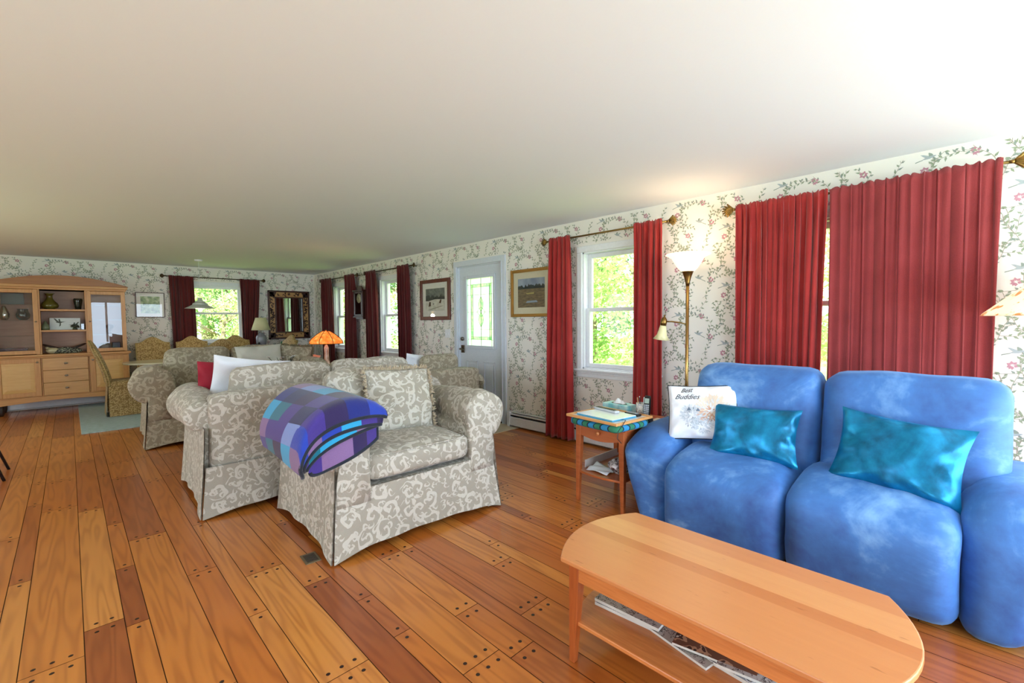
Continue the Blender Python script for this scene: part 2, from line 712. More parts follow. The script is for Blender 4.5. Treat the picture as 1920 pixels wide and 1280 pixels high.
def paper_wall(mb, axis, at, a0, a1, holes, sgn):
    """lay repeats of the print 0.6 mm proud of the wall, inside the wall's own mesh"""
    e = .0006
    n0, n1 = int(math.floor(a0 / TW)) - 1, int(math.ceil(a1 / TW)) + 1
    for i in range(n0, n1):
        for j in range(-1, 5):
            ox, oz = i * TW, j * TH + (TH / 2 if i % 2 else 0)
            for k_, (poly, mi) in enumerate(MOT):
                e = .0006 + .000012 * (k_ % 60)
                cx_ = sum(p[0] for p in poly) / len(poly) + ox
                cz_ = sum(p[1] for p in poly) / len(poly) + oz
                if not (a0 + .03 < cx_ < a1 - .03 and .04 < cz_ < H - .03):
                    continue
                if any(h0 - .1 < cx_ < h1 + .1 and k0 - .1 < cz_ < k1 + .1 for h0, h1, k0, k1 in holes):
                    continue
                if axis == 'X':
                    vs = [(at - e, -(p[0] + ox), p[1] + oz) for p in poly]
                else:
                    vs = [(p[0] + ox, at - e, p[1] + oz) for p in poly]
                mb.add(vs, [list(range(len(vs)))], mi=mi)


PM = [paper, ink_leaf, ink_leaf2, ink_stem, ink_pink, ink_bird]
mb = MB()
wall_boxes(mb, 'X', XR, .17, YB - .2, YF + .17, -.02, H + .02, RW)
paper_wall(mb, 'X', XR, -YF, 1.2, [(-h1, -h0, k0, k1) for h0, h1, k0, k1 in RW], 1)
struct(mb.build('wall_right', PM))
mb = MB()
wall_boxes(mb, 'Y', YF, .17, XL - .2, XR + .17, -.02, H + .02, FW)
paper_wall(mb, 'Y', YF, -1.6, XR, FW, 1)
struct(mb.build('wall_far', PM))
plainwall = plain('plain wall', 'e9e5dc', .8)
mb = MB()
wall_boxes(mb, 'X', XL - .17, .17, YB - .2, YF + .17, -.02, H + .02, [(.1, 2.5, .65, 2.15), (5.0, 7.4, .65, 2.15)])  # both openings here are unseen, added to bring light in
struct(mb.build('wall_left', plainwall))
mb = MB()
wall_boxes(mb, 'Y', YB - .17, .17, XL - .2, XR + .17, -.02, H + .02, [(.1, 3.7, 0, 2.2)])
struct(mb.build('wall_back', plainwall))
mb = MB()
mb.box((XL - .25, YB - .25, H), (XR + .25, YF + .25, H + .2))
struct(mb.build('ceiling', ceil_mat))

# floor: every board its own face with its own tone, a dark joint round it and walnut pegs at its ends
fm = NT('oak floor boards')
attr = fm.n('Attribute', attribute_name='board')
sepc = fm.n('SeparateColor')
fm.l(attr.outputs['Color'], sepc.inputs[0])
co = fm.coord()
offs = fm.vmath('SCALE', attr.outputs['Color'], scale=37.)
v = fm.mapping(fm.vmath('ADD', co, offs), (15, 1.1, 1))
g1 = fm.noise(v, 1.0, 1, .4, 0)
rings = fm.math('SINE', fm.math('MULTIPLY', g1, 34.))
rings = fm.math('POWER', fm.math('MULTIPLY_ADD', rings, .5, .5), 1.6)
fine = fm.noise(fm.mapping(co, (55, 2.2, 1)), 1., 2, .5)
tone = fm.ramp(sepc.outputs[0], [(0, srgb('9a4f22')), (.3, srgb('b2632a')), (.5, srgb('c2702a')), (.75, srgb('cc7f36')), (1, srgb('d9944a'))])
dk = fm.mix(1., tone, (.55, .42, .33, 1), 'MULTIPLY')
col = fm.mix(fm.math('MULTIPLY', rings, .5), tone, dk)
col = fm.mix(fm.math('MULTIPLY', fine, .22), col, dk)
fm.set(Base_Color=col, Roughness=.28, Coat_Weight=.3, Coat_Roughness=.14)
fm.bump(fm.noise(fm.mapping(co, (9, 1, 1)), 1., 2), .05, .003)
fm = fm.m
joint = plain('floor joint', '3c1c0c', .7)
pegm = plain('walnut peg', '2c160b', .4)
rf = random.Random(5)
known = {(-.192): [4.64, 2.495], (-.004): [4.45, 2.69, 6.1], .131: [5.4, 4.02, 3.25, 2.60], .213: [5.2, 3.63, 1.9], .401: [4.9, 2.9, 1.55], .536: [5, 3.6, 2.284, 1.1],
         .618: [4.2, 2.665, 1.65], .806: [2.345, 1.2], .941: [2.04, 1.69, .9], 1.023: [2.9, 1.318, .3], 1.211: [1.612, 1.25, .2], 1.346: [2.3, .8], 1.428: [1.405, .5],
         1.616: [2.9, 1.80, .6]}
mb = MB()
mb.box((XL, YB - .15, -.06), (XR + .17, YF, -.004), mi=1)
xs = []
x = -.192 - .405 * 7
while x < XR + .1:
    for d in (0, .188, .323):
        xs.append(x + d)
    x += .405
boardcol = [(0, 0, 0)] * len(mb.f)
pegs = []
for a, b in zip(xs, xs[1:]):
    a2, b2 = max(a, XL), min(b, XR)
    if b2 - a2 < .01:
        continue
    ks = [k for k in known if abs(k - a) < .02]
    cuts = sorted(known[ks[0]]) if ks else []
    y = cuts[-1] if cuts else YB
    if cuts:
        lo = cuts[0]
        while lo > YB + .4:
            lo -= rf.uniform(.7, 1.5)
            cuts.insert(0, lo)
    while y < YF - .5:
        y += rf.uniform(.6, 1.9)
        cuts.append(y)
    cuts = [YB] + [c for c in cuts if YB + .3 < c < YF - .3] + [YF]
    for c0, c1 in zip(cuts, cuts[1:]):
        g = .0016
        mb.add([(a2 + g, c0 + g, 0), (b2 - g, c0 + g, 0), (b2 - g, c1 - g, 0), (a2 + g, c1 - g, 0)], [(0, 1, 2, 3)], mi=0)
        t_ = min(1, max(0, rf.gauss(.52, .25)))
        boardcol.append((t_, rf.random(), rf.random()))
        n = 3 if b - a > .16 else (2 if b - a > .1 else 1)
        for yy in (c0 + .039, c1 - .039):
            if yy < YB + .1 or yy > YF - .1:
                continue
            for q in range(n):
                pegs.append(((a + b) / 2 + (q - (n - 1) / 2) * .053, yy))
for (px, py) in pegs:
    n = 8
    mb.add([(px + .0085 * math.cos(2 * PI * i / n), py + .0085 * math.sin(2 * PI * i / n), .0005) for i in range(n)], [list(range(n))], mi=2)
    boardcol.append((0, 0, 0))
fo = struct(mb.build('floor', [fm, joint, pegm]))
ca = fo.data.color_attributes.new('board', 'FLOAT_COLOR', 'CORNER')
for p in fo.data.polygons:
    c = boardcol[p.index]
    for li in p.loop_indices:
        ca.data[li].color = (c[0], c[1], c[2], 1)

# stone tile pad at the door
tm = NT('entry tile')
tm.l(tm.mix(tm.noise(tm.coord(), 6, 4), srgb('c4b596'), srgb('d8cbb0')), tm.b.inputs['Base Color'])
tm.set(Roughness=.4)
mb = MB()
for i in range(3):
    for j in range(4):
        x0, y0 = 3.10 + i * .305, 3.94 + j * .37
        mb.box((x0 + .003, y0 + .003, .0), (min(x0 + .302, XR), y0 + .367, .007))
tag(mb.build('entry_tile', tm.m), 'beige stone tile pad set in the wooden floor inside the door', 'floor tile')
o = bpy.data.objects['entry_tile']
o['kind'] = 'structure'


# ------------------------------------------------------------------ windows (built in a local frame: u along wall, w into the room, z up)
def wallM(axis, at):
    if axis == 'X':     # u -> world Y, w -> world -X
        return Matrix(((0, -1, 0, at), (1, 0, 0, 0), (0, 0, 1, 0), (0, 0, 0, 1)))
    return Matrix(((1, 0, 0, 0), (0, -1, 0, at), (0, 0, 1, 0), (0, 0, 0, 1)))


def sash_window(idx, axis, at, hole):
    u0, u1, z0, z1 = hole
    M = wallM(axis, at)
    root = bpy.data.objects.new('window_%d' % idx, None)
    COL.objects.link(root)
    root['kind'] = 'structure'
    mb = MB()
    cw = .065
    mb.box((u0 - cw, 0, z0), (u0, .02, z1), M)
    mb.box((u1, 0, z0), (u1 + cw, .02, z1), M)
    mb.box((u0 - cw, 0, z1), (u1 + cw, .024, z1 + cw), M)
    for uu in (u0 - .012, u1 + .004):
        mb.box((uu, .019, z0), (uu + .008, .027, z1), M)
    bevel(mb.build('casing', white_paint, root), .003)
    mb = MB()
    mb.box((u0 - cw - .02, -.02, z0 - .022), (u1 + cw + .02, .05, z0), M)
    mb.box((u0 - cw, 0, z0 - .09), (u1 + cw, .018, z0 - .022), M)
    mb.box((u0 - cw, 0, z0 - .05), (u1 + cw, .026, z0 - .022), M)
    bevel(mb.build('sill', white_paint, root), .004)
    mb = MB()
    for a, b in ((u0, u0 + .015), (u1 - .015, u1)):
        mb.box((a, -.165, z0), (b, 0, z1), M)
    mb.box((u0, -.165, z1 - .015), (u1, 0, z1), M)
    mb.box((u0, -.165, z0), (u1, 0, z0 + .015), M)
    mb.build('jamb', white_paint, root)
    zm = (z0 + z1) / 2 + .01
    for nm, (a, b), w0 in (('upper_sash', (zm - .02, z1 - .015), -.115), ('lower_sash', (z0 + .015, zm + .02), -.075)):
        mb = MB()
        p0, p1 = u0 + .015, u1 - .015
        t = .045
        mb.box((p0, w0, a), (p0 + t, w0 + .035, b), M)
        mb.box((p1 - t, w0, a), (p1, w0 + .035, b), M)
        mb.box((p0 + t, w0, a), (p1 - t, w0 + .035, a + (t if nm == 'lower_sash' else .035)), M)
        mb.box((p0 + t, w0, b - (t if nm == 'upper_sash' else .035)), (p1 - t, w0 + .035, b), M)
        sash = bevel(mb.build(nm, white_paint, root), .004)
        mb = MB()
        mb.box((p0 + t, w0 + .014, a + .03), (p1 - t, w0 + .02, b - .03), M)
        mb.build('pane', glass, sash)
    mb = MB()
    um = (u0 + u1) / 2
    mb.box((um - .03, -.07, zm + .02), (um + .03, -.045, zm + .034), M)
    mb.build('sash_lock', steel, root)
    return root


for i, hsh in enumerate((RW[3], RW[1], RW[0], RW[4])):
    sash_window(i + 1, 'X', XR, hsh)
sash_window(9, 'X', XR, RW[5])
sash_window(5, 'Y', YF, FW[0])

# frames of the unseen openings; the left-wall pair is added for light
for idx, (a0, a1, z0, z1, ax) in enumerate(((.1, 2.5, .65, 2.15, 'X'), (5.0, 7.4, .65, 2.15, 'X'), (.1, 3.7, 0.0, 2.2, 'Y'))):
    mb = MB()
    n = 3 if ax == 'X' else 4
    for k in range(n + 1):
        p = a0 + (a1 - a0) * k / n
        if ax == 'X':
            mb.box((XL - .1, p - .03, z0), (XL - .04, p + .03, z1))
        else:
            mb.box((p - .03, YB - .1, z0), (p + .03, YB - .04, z1))
    for zz in (z0, z1 - .05):
        if ax == 'X':
            mb.box((XL - .1, a0, zz), (XL - .04, a1, zz + .05))
        else:
            mb.box((a0, YB - .1, zz), (a1, YB - .04, zz + .05))
    struct(mb.build('window_%d' % (6 + idx), white_paint))

# ------------------------------------------------------------------ entry door
M = wallM('X', XR)
root = bpy.data.objects.new('door_1', None)
COL.objects.link(root)
root['kind'] = 'structure'
d0, d1 = 4.26, 5.19
mb = MB()
mb.box((d0 - .075, 0, 0), (d0, .022, 2.13), M)
mb.box((d1, 0, 0), (d1 + .075, .022, 2.13), M)
mb.box((d0 - .075, 0, 2.13), (d1 + .075, .022, 2.205), M)
mb.box((d0 - .018, .021, 0), (d0 - .006, .03, 2.13), M)
mb.box((d1 + .006, .021, 0), (d1 + .018, .03, 2.13), M)
mb.box((d0, -.165, 2.115), (d1, 0, 2.13), M)
mb.box((d0, -.165, 0), (d0 + .012, 0, 2.13), M)
mb.box((d1 - .012, -.165, 0), (d1, 0, 2.13), M)
bevel(mb.build('casing', door_white, root), .003)
L0, L1, Z0, Z1 = 4.44, 5.01, 1.005, 1.955
mb = MB()
W0, W1 = -.065, -.02
mb.box((d0 + .012, W0, .01), (L0, W1, 2.115), M)
mb.box((L1, W0, .01), (d1 - .012, W1, 2.115), M)
mb.box((L0, W0, Z1), (L1, W1, 2.115), M)
mb.box((L0, W0, .01), (L1, W1, Z0), M)
slab = mb.build('door_slab', door_white, root)
mb = MB()
for a, b in ((4.43, 4.66), (4.79, 5.02)):
    for (p0, p1, q0, q1) in ((a, a + .02, .2, .8), (b - .02, b, .2, .8), (a, b, .2, .22), (a, b, .78, .8)):
        mb.box((p0, W1, q0), (p1, W1 + .008, q1), M)
    mb.box((a + .045, W1, .245), (b - .045, W1 + .006, .755), M)
bevel(mb.build('raised_panel', door_white, slab), .003)
mb = MB()
for (p0, p1, q0, q1) in ((L0 - .035, L0 + .01, Z0 - .035, Z1 + .035), (L1 - .01, L1 + .035, Z0 - .035, Z1 + .035), (L0 + .01, L1 - .01, Z1 - .01, Z1 + .035), (L0 + .01, L1 - .01, Z0 - .035, Z0 + .01)):
    mb.box((p0, W1, q0), (p1, W1 + .016, q1), M)
lite = bevel(mb.build('glass_frame', door_white, root), .006)
dg = NT('textured door glass')
tr = dg.n('BsdfTransparent')
tr.inputs[0].default_value = (1, 1, 1, 1)
tl = dg.n('BsdfTranslucent')
tl.inputs[0].default_value = (.95, 1, .97, 1)
gl = dg.n('BsdfGlossy')
gl.inputs['Roughness'].default_value = .15
m1_ = dg.n('MixShader')
dg.l(dg.ramp(dg.noise(dg.coord(), 9, 3), [(.35, (.8, .8, .8, 1)), (.65, (.95, .95, .95, 1))]), m1_.inputs[0])
dg.l(tr.outputs[0], m1_.inputs[1])
dg.l(tl.outputs[0], m1_.inputs[2])
dg.l(m1_.outputs[0], dg.out.inputs[0])
dg2 = NT('green tinted door glass')
tr = dg2.n('BsdfTransparent')
dg2.l(dg2.ramp(dg2.noise(dg2.coord(), 14, 3), [(.35, srgb('c8e8cc')), (.65, srgb('f4f8e0'))]), tr.inputs[0])
dg2.l(tr.outputs[0], dg2.out.inputs[0])
mb = MB()
mb.box((L0, -.045, Z0), (L1, -.04, Z1), M)
wB = -.038
for (p0, p1, q0, q1) in ((L0 + .07, L0 + .11, Z0 + .09, Z1 - .09), (L1 - .11, L1 - .07, Z0 + .09, Z1 - .09), (L0 + .07, L1 - .07, Z1 - .13, Z1 - .09), (L0 + .07, L1 - .07, Z0 + .09, Z0 + .13)):
    mb.box((p0, wB, q0), (p1, wB + .003, q1), M, mi=1)
uc, zc = (L0 + L1) / 2, (Z0 + Z1) / 2 - .0
for sgn in (1, -1):
    pts = []
    for k in range(12):
        t = k / 11 * PI
        pts.append((uc + .045 * math.sin(t) * (1 if k else 0), zc + sgn * .21 * k / 11))
    poly = pts + [(2 * uc - p[0], p[1]) for p in pts[-2:0:-1]]
    mb.prism([(p[0], p[1]) for p in poly], wB, wB + .003, 'Y', M, mi=1)
mb.build('leaded_glass', [dg.m, dg2.m], root)
mb = MB()
for uu in (L0 + .07, L0 + .11, L1 - .11, L1 - .07):
    mb.box((uu - .002, wB, Z0 + (.0 if abs(uu - L0 - .07) < .001 or abs(uu - L1 + .07) < .001 else .09)), (uu + .002, wB + .006, Z1 - (.0 if abs(uu - L0 - .07) < .001 or abs(uu - L1 + .07) < .001 else .09)), M)
for zz, a, b in ((Z1 - .09, L0, L1), (Z1 - .13, L0 + .07, L1 - .07), (Z0 + .09, L0, L1), (Z0 + .13, L0 + .07, L1 - .07), (zc, L0, L1), (zc + .24, L0, L1), (zc - .24, L0, L1)):
    mb.box((a, wB, zz - .002), (b, wB + .006, zz + .002), M)
mb.box((uc - .002, wB, Z0), (uc + .002, wB + .006, Z1), M)
for k in range(2):
    for sg in (1, -1):
        for q in (1, -1):
            pts = [(uc + q * .05 * math.sin(t / 14 * PI), wB + .004, zc + sg * .21 * t / 14) for t in range(15)]
            mb.tube(pts, .0025, 5, M)
            pts = [(uc + q * .085 * (1 - t / 8), wB + .004, zc + sg * .06 * math.sin(t / 8 * PI / 2)) for t in range(9)]
            mb.tube(pts, .0025, 5, M)
mb.build('came', plain('lead came', '5c6050', .5, .5), lite)
mb = MB()
for zz, rr in ((1.10, .028),):
    mb.tube([(d1 - .075, W1, zz), (d1 - .075, W1 + .022, zz)], rr, 20, M)
mb.tube([(d1 - .075, W1 + .02, 1.10), (d1 - .075, W1 + .03, 1.10)], .014, 16, M)
mb.build('deadbolt', plain('nickel', '8f887c', .3, 1), root)
mb = MB()
mb.box((d1 - .115, W1, .90), (d1 - .045, W1 + .012, 1.01), M, bev=.004)
mb.tube([(d1 - .07, W1 + .01, .955), (d1 - .07, W1 + .055, .955)], .012, 12, M)
mb.tube([(d1 - .068, W1 + .05, .955), (d1 - .1, W1 + .055, .955), (d1 - .15, W1 + .05, .95)], [.012, .011, .008], 10, M)
mb.build('door_handle', plain('aged nickel', '6d6456', .3, 1), root)
for zz in (1.93, 1.08, .25):
    mb = MB()
    mb.box((d0 - .002, .0, zz - .05), (d0 + .014, .012, zz + .05), M)
    mb.tube([(d0 + .006, .014, zz - .052), (d0 + .006, .014, zz + .052)], .006, 8, M)
    mb.build('hinge', plain('hinge nickel', 'c9c7bd', .35, .6), root)
mb = MB()
mb.box((d0, -.17, -.0), (d1, .01, .014), M)
mb.build('threshold', brass_d, root)

# ------------------------------------------------------------------ skirting heaters, switch
def heater(name, axis, at, u0, u1, label):
    M = wallM(axis, at)
    root = thing(name, label, 'heater')
    prof = [(0, .0), (.055, .018), (.066, .03), (.066, .125), (.05, .15), (.03, .19), (0, .195)]
    mb = MB()
    vs = []
    mb.box((u0, .0, .012), (u1, .012, .195), M)
    mb.box((u0, .055, .025), (u1, .065, .135), M)
    mb.box((u0, .0, .185), (u1, .045, .195), M)
    bevel(mb.build('cover', white_paint, root), .002)
    mb = MB()
    mb.box((u0, .012, .14), (u1, .05, .158), M)
    mb.box((u0, .012, .02), (u1, .05, .04), M)
    mb.build('fins', black, root)
    mb = MB()
    mb.box((u0, .038, .158), (u1, .058, .172), M)
    mb.build('damper', white_paint, root)
    for uu in (u0, u1 - .05):
        mb = MB()
        mb.box((uu, 0, .0), (uu + .05, .07, .197), M, bev=.004)
        mb.build('end_cap', white_paint, root)
    return root


heater('baseboard_heater', 'X', XR, -1.6, 4.12, 'white baseboard heater along the papered wall beside the entry door')
heater('baseboard_heater', 'Y', YF, -2.6, 3.9, 'white baseboard heater along the far wall, under the oak cabinet')
heater('baseboard_heater', 'X', XR, 5.45, 10.4, 'white baseboard heater below the two narrow windows')
mb = MB()
mb.box((5.39, 0, 1.11), (5.51, .008, 1.235), M, bev=.003)
for k in range(2):
    mb.box((5.425 + k * .045, .006, 1.15), (5.435 + k * .045, .016, 1.18), M)
tag(mb.build('light_switch', white_p), 'white double light switch on the papered wall left of the door', 'light switch')

# ------------------------------------------------------------------ curtains and rods
def rod(axis, at, u0, u1, z, label, mat=brass_d, w_=.105, fin=.03):
    M = wallM(axis, at)
    root = thing('curtain_rod', label, 'curtain rod')
    mb = MB()
    mb.tube([(u0, w_, z), (u1, w_, z)], .009, 10, M)
    mb.build('rod', mat, root)
    for uu, sg in ((u0, -1), (u1, 1)):
        mb = MB()
        mb.tube([(uu, w_, z), (uu + sg * .02, w_, z)], [.01, .013], 10, M)
        n = 7                                                      # a leaf-ribbed fan finial
        for k in range(n):
            a = (k - (n - 1) / 2) * .33
            tip = (uu + sg * (.02 + fin * 2.1 * math.cos(a)), w_, z + fin * 1.5 * math.sin(a))
            mid = (uu + sg * (.02 + fin * 1.1 * math.cos(a)), w_, z + fin * .75 * math.sin(a))
            mb.tube([(uu + sg * .012, w_, z), mid, tip], [.006, .010, .006], 7, M)
        mb.build('finial', mat, root)
        mb = MB()
        mb.tube([(uu - sg * .03, w_, z), (uu - sg * .03, .0, z)], .006, 8, M)
        mb.build('bracket', mat, root)
    return root


def curtain(axis, at, u0, u1, z0, z1, label, mat, seed=1, folds=6, amp=.035, w_=.112, taper=(0, 0), group=None, gather=None, env=None):
    """u0,u1 at the rod; taper = how far each edge moves (along u) by the hem"""
    M = wallM(axis, at)
    rr = random.Random(seed)
    ph = rr.random() * 6
    nu, nv = max(40, int(folds * 12)), 44
    wob = [rr.uniform(-1, 1) for _ in range(6)]

    def fn(s, t):
        z = z1 - (z1 - z0) * t
        e0 = u0 + taper[0] * t
        e1 = u1 + taper[1] * t
        q = s + .02 * math.sin(3.1 * s * folds + ph) + .015 * wob[0] * math.sin(5 * s + t * 2)
        dens = q
        if gather:
            dens = gather(q)
        grow = min(1, .35 + t * 4)
        a = amp * grow * (.75 + .35 * math.sin(7 * s + wob[1] * 3))
        if env:
            a *= env(s)
        top = math.exp(-t * 40)
        dy = a * math.sin(2 * PI * folds * dens + ph + .5 * wob[2] * math.sin(t * 3)) + .006 * math.sin(2 * PI * folds * 2.7 * dens + ph * 2) * (1 - t * .6)
        dy += .010 * noise.noise(Vector((s * 6, t * 3, seed)))
        dy = dy * (1 - top * .5)
        u = e0 + (e1 - e0) * s + .008 * math.sin(2 * PI * folds * s * 1.5 + t * 3)
        zz = z + (.008 * math.sin(2 * PI * folds * 2 * s) * top) + .006 * math.sin(2 * PI * folds * s) * (t > .98)
        return (u, w_ + dy + .004 + .016 * math.exp(-t * 25), zz)
    mb = MB()
    mb.grid(fn, nu, nv, M)
    o = mb.build('curtain', mat)
    sm = o.modifiers.new('thick', 'SOLIDIFY')
    sm.thickness = .004
    sm.offset = 0
    return tag(o, label, 'curtain', group)


ZR = 2.25
rod('X', XR, 1.95, 3.385, ZR, 'bronze curtain rod with leaf finials over the window beside the floor lamp', brass, fin=.036)
curtain('X', XR, 1.985, 2.275, .03, ZR + .025, 'red curtain hanging behind the floor lamp', RED, 3, 5, .03, taper=(-.01, .01))
curtain('X', XR, 3.05, 3.345, .02, ZR + .025, 'red curtain beside the framed field landscape', RED, 5, 5, .03, taper=(-.03, .07))
rod('X', XR, -.15, 1.355, ZR, 'bronze curtain rod with leaf finials over the closed curtains behind the blue sofa', brass, fin=.042)
curtain('X', XR, .722, 1.345, .05, ZR + .025, 'red gathered curtain panel left of the bright gap behind the blue sofa', RED, 7, 11, .022, taper=(.03, 0))
curtain('X', XR, -.125, .712, .05, ZR + .025, 'broad red curtain panel right of the bright gap behind the blue sofa', fabric('red chenille smoother', '7c2022', '963436', .95, 60, .35, .4), 9, 9, .012,
        taper=(.0, .0), env=lambda s: .3 + 1.6 * max(0, 1 - s / .3) ** .5 + 1.1 * max(0, (s - .8) / .2))
rod('X', XR, 6.23, 7.80, ZR, 'bronze curtain rod over the narrow window right of the wall clock')
curtain('X', XR, 6.30, 6.65, .22, ZR + .025, 'wine red curtain next to the framed snow scene', RED_D, 11, 5, .03)
curtain('X', XR, 7.39, 7.77, .22, ZR + .025, 'wine red curtain right of the wall clock', RED_D, 13, 5, .03, taper=(-.03, 0))
rod('X', XR, 8.2, 9.86, ZR, 'bronze curtain rod over the window left of the wall clock')
curtain('X', XR, 8.25, 8.66, .22, ZR + .025, 'wine red curtain left of the wall clock', RED_D, 15, 5, .03, taper=(0, .12))
curtain('X', XR, 9.28, 9.80, .22, ZR + .025, 'wine red curtain nearest the room corner', RED_D, 17, 5, .03, taper=(-.08, 0))
rod('Y', YF, 1.30, 2.90, 2.235, 'bronze curtain rod over the dining room window')
curtain('Y', YF, 1.345, 1.725, .22, 2.245, 'wine red curtain left of the dining room window', RED_D, 19, 6, .03, taper=(.04, .03))
curtain('Y', YF, 2.50, 2.865, .22, 2.245, 'wine red curtain between the dining room window and the table lamp', RED_D, 21, 6, .03, taper=(.03, -.14))


# ------------------------------------------------------------------ slipcovered sofas
def slip_sofa(name, label, cat, loc, rz, W_, D, n_seat, mat, arm_top=.85, rf_=.175, rb_=.11, back_top=.86, cush_top=1.0, seat=True, arm_w=.18, group=None, rear_out=.06, cush_drop=()):
    """local frame: x across, y from the front (0) to the back (D)"""
    root = thing(name, label, cat, loc, rz, group)
    hw = W_ / 2
    mb = MB()
    mb.box((-hw + .04, .04, .06), (hw - .04, D - .03, .37))
    mb.build('base', mat, root, uv=True)
    # back
    mb = MB()

    def fb(q):
        k = max(0, (q.z - .35) / .5)
        q.y += .02 * k
        q.x *= 1 - .015 * k
        q.z -= .02 * abs(q.x / hw) ** 3 * k
        return q
    mb.soft((0, D - .11, (back_top + .3) / 2), (W_ - .03, .20, back_top - .3), .045, (.0, .006, .006), 14, .005, 2, fn=fb)
    mb.build('back', mat, root, uv=True)
    # arms
    for sg in (-1, 1):
        mb = MB()
        prof_n = 40

        def sec(t, inset):
            y = .0 + (D - .10) * t
            r_ = rf_ + (rb_ - rf_) * t
            cx_ = hw - arm_w / 2 + .05 + (rear_out - .02) * t
            cz = arm_top - r_ - .05 * t ** 2
            pts = []
            zb = .30
            xi, xo = hw - arm_w - .015, hw + .010
            for k in range(6):
                pts.append((xi, zb + (cz - r_ * .55 - zb) * k / 5))
            for k in range(26):
                a = R(205) - R(205 + 62) * k / 25
                pts.append((cx_ + r_ * math.cos(a), cz + r_ * math.sin(a)))
            for k in range(8):
                pts.append((xo, cz - r_ * .95 + (zb - cz + r_ * .95) * k / 7))
            if inset:
                gx = sum(p[0] for p in pts) / len(pts)
                out = []
                for p in pts:
                    d = Vector((p[0] - cx_, max(0, p[1] - cz) if p[1] > cz - r_ * .7 else 0, 0))
                    if p[1] > cz - r_:
                        c_ = Vector((cx_, cz, 0))
                        v_ = Vector((p[0], p[1], 0)) - c_
                        v_ *= 1 - inset
                        out.append((c_.x + v_.x, c_.y + v_.y))
                    else:
                        out.append((gx + (p[0] - gx) * (1 - inset * .06), p[1]))
                pts = out
            return y, pts
        rows = []
        for t, ins, dy in [(0, .45, -.022), (0, .22, -.018), (0, .08, -.006)] + [(k / 16, 0, .012 if k == 0 else 0) for k in range(17)] + [(1, .08, .018), (1, .3, .03), (1, .5, .035)]:
            y, pts = sec(t, ins)
            rows.append((y + dy, pts))
        vs, fs = [], []
        n = len(rows[0][1])
        for (y, pts) in rows:
            for k, p in enumerate(pts):
                wv = 0
                if p[1] > .4:
                    wv = .014 * noise.noise(Vector((p[0] * 8, y * 18, p[1] * 8 + sg))) + .005 * math.sin(y * 46 + p[1] * 9 + 4 * noise.noise(Vector((y * 3, p[1] * 3, 1))))
                vs.append(((p[0] + wv) * sg, y, p[1] + wv * .6))
        for j in range(len(rows) - 1):
            for k in range(n):
                q = (k + 1) % n
                f = [j * n + k, j * n + q, (j + 1) * n + q, (j + 1) * n + k]
                fs.append(f if sg < 0 else f[::-1])
        f = list(range(n))
        fs.append(f[::-1] if sg < 0 else f)
        f = [(len(rows) - 1) * n + k for k in range(n)]
        fs.append(f if sg < 0 else f[::-1])
        mb.add(vs, fs, smooth=True)
        mb.build('arm', mat, root, uv=True)
    # skirt: four panels with kick pleats at the corners
    mb = MB()

    def skirt(p0, p1, out, zt, flare=.045):
        p0, p1, out = Vector(p0), Vector(p1), Vector(out)
        L = (p1 - p0).length
        dr = (p1 - p0).normalized()

        def fn(s, t):
            e = (s - .5) * 2
            base = p0 + (p1 - p0) * s + dr * e * .035 * t
            z = zt * (1 - t) + .006 * t
            hem = .045 * (1 - e ** 4) * t ** 3
            o_ = flare * t ** 1.3 * (.6 + .4 * abs(e) ** 2) + .006 * math.sin(s * L * 22) * t + .012 * noise.noise(Vector((s * L * 4, t, L))) * t
            q = base + out * (o_ + .012)
            return (q.x, q.y, z + hem)
        mb.grid(fn, 40, 10)
        mb.grid(lambda s, t: (Vector(fn(s, t)) - out * .006).to_tuple(), 40, 10, flip=True)
    zs = .35
    a_, b_ = -hw + .0, hw - .0
    skirt((a_ - .010, 0, 0), (b_ + .010, 0, 0), (0, -1, 0), zs + .03)
    skirt((b_, -.010, 0), (b_, D + .010, 0), (1, 0, 0), .62)
    skirt((b_ + .010, D, 0), (a_ - .010, D, 0), (0, 1, 0), zs)
    skirt((a_, D + .010, 0), (a_, -.010, 0), (-1, 0, 0), .62)
    for cx_, cy_ in ((a_, 0), (b_, 0), (a_, D), (b_, D)):       # pleat behind each slit
        sx, sy_ = (1 if cx_ > 0 else -1), (1 if cy_ > 0 else -1)
        pts = [(cx_ - sx * .07, cy_ + sy_ * .0), (cx_ + sx * .012, cy_ + sy_ * .012), (cx_, cy_ - sy_ * .07)]
        vs = []
        for z, o_ in ((zs, 0), (.012, .022)):
            for px, py in pts:
                vs.append((px + sx * o_, py + sy_ * o_, z))
        mb.add(vs, [(0, 1, 4, 3), (1, 2, 5, 4)])
    mb.build('skirt', mat, root, uv=True)
    # seat cushions
    iw = W_ - 2 * arm_w - .01
    for k in range(n_seat):
        cw = iw / n_seat
        mb = MB()
        mb.soft((-iw / 2 + cw * (k + .5), .36 - .0, .48), (cw - .008, .74, .17), .05, (.004, .018, .03), 12, .008, k + 3)
        pt = mb.build('seat_cushion', mat, root, uv=True)
        pts = []
        # welt cord round the top edge
        hx_, hy_ = cw / 2 - .012, .365
        for q in range(48):
            a = 2 * PI * q / 48
            c_, s_ = math.cos(a), math.sin(a)
            pts.append((-iw / 2 + cw * (k + .5) + hx_ * math.copysign(abs(c_) ** .25, c_), .36 + hy_ * math.copysign(abs(s_) ** .25, s_), .552))
        mb = MB()
        mb.tube(pts, .005, 6, closed=True)
        mb.build('welt', mat, pt, uv=True)
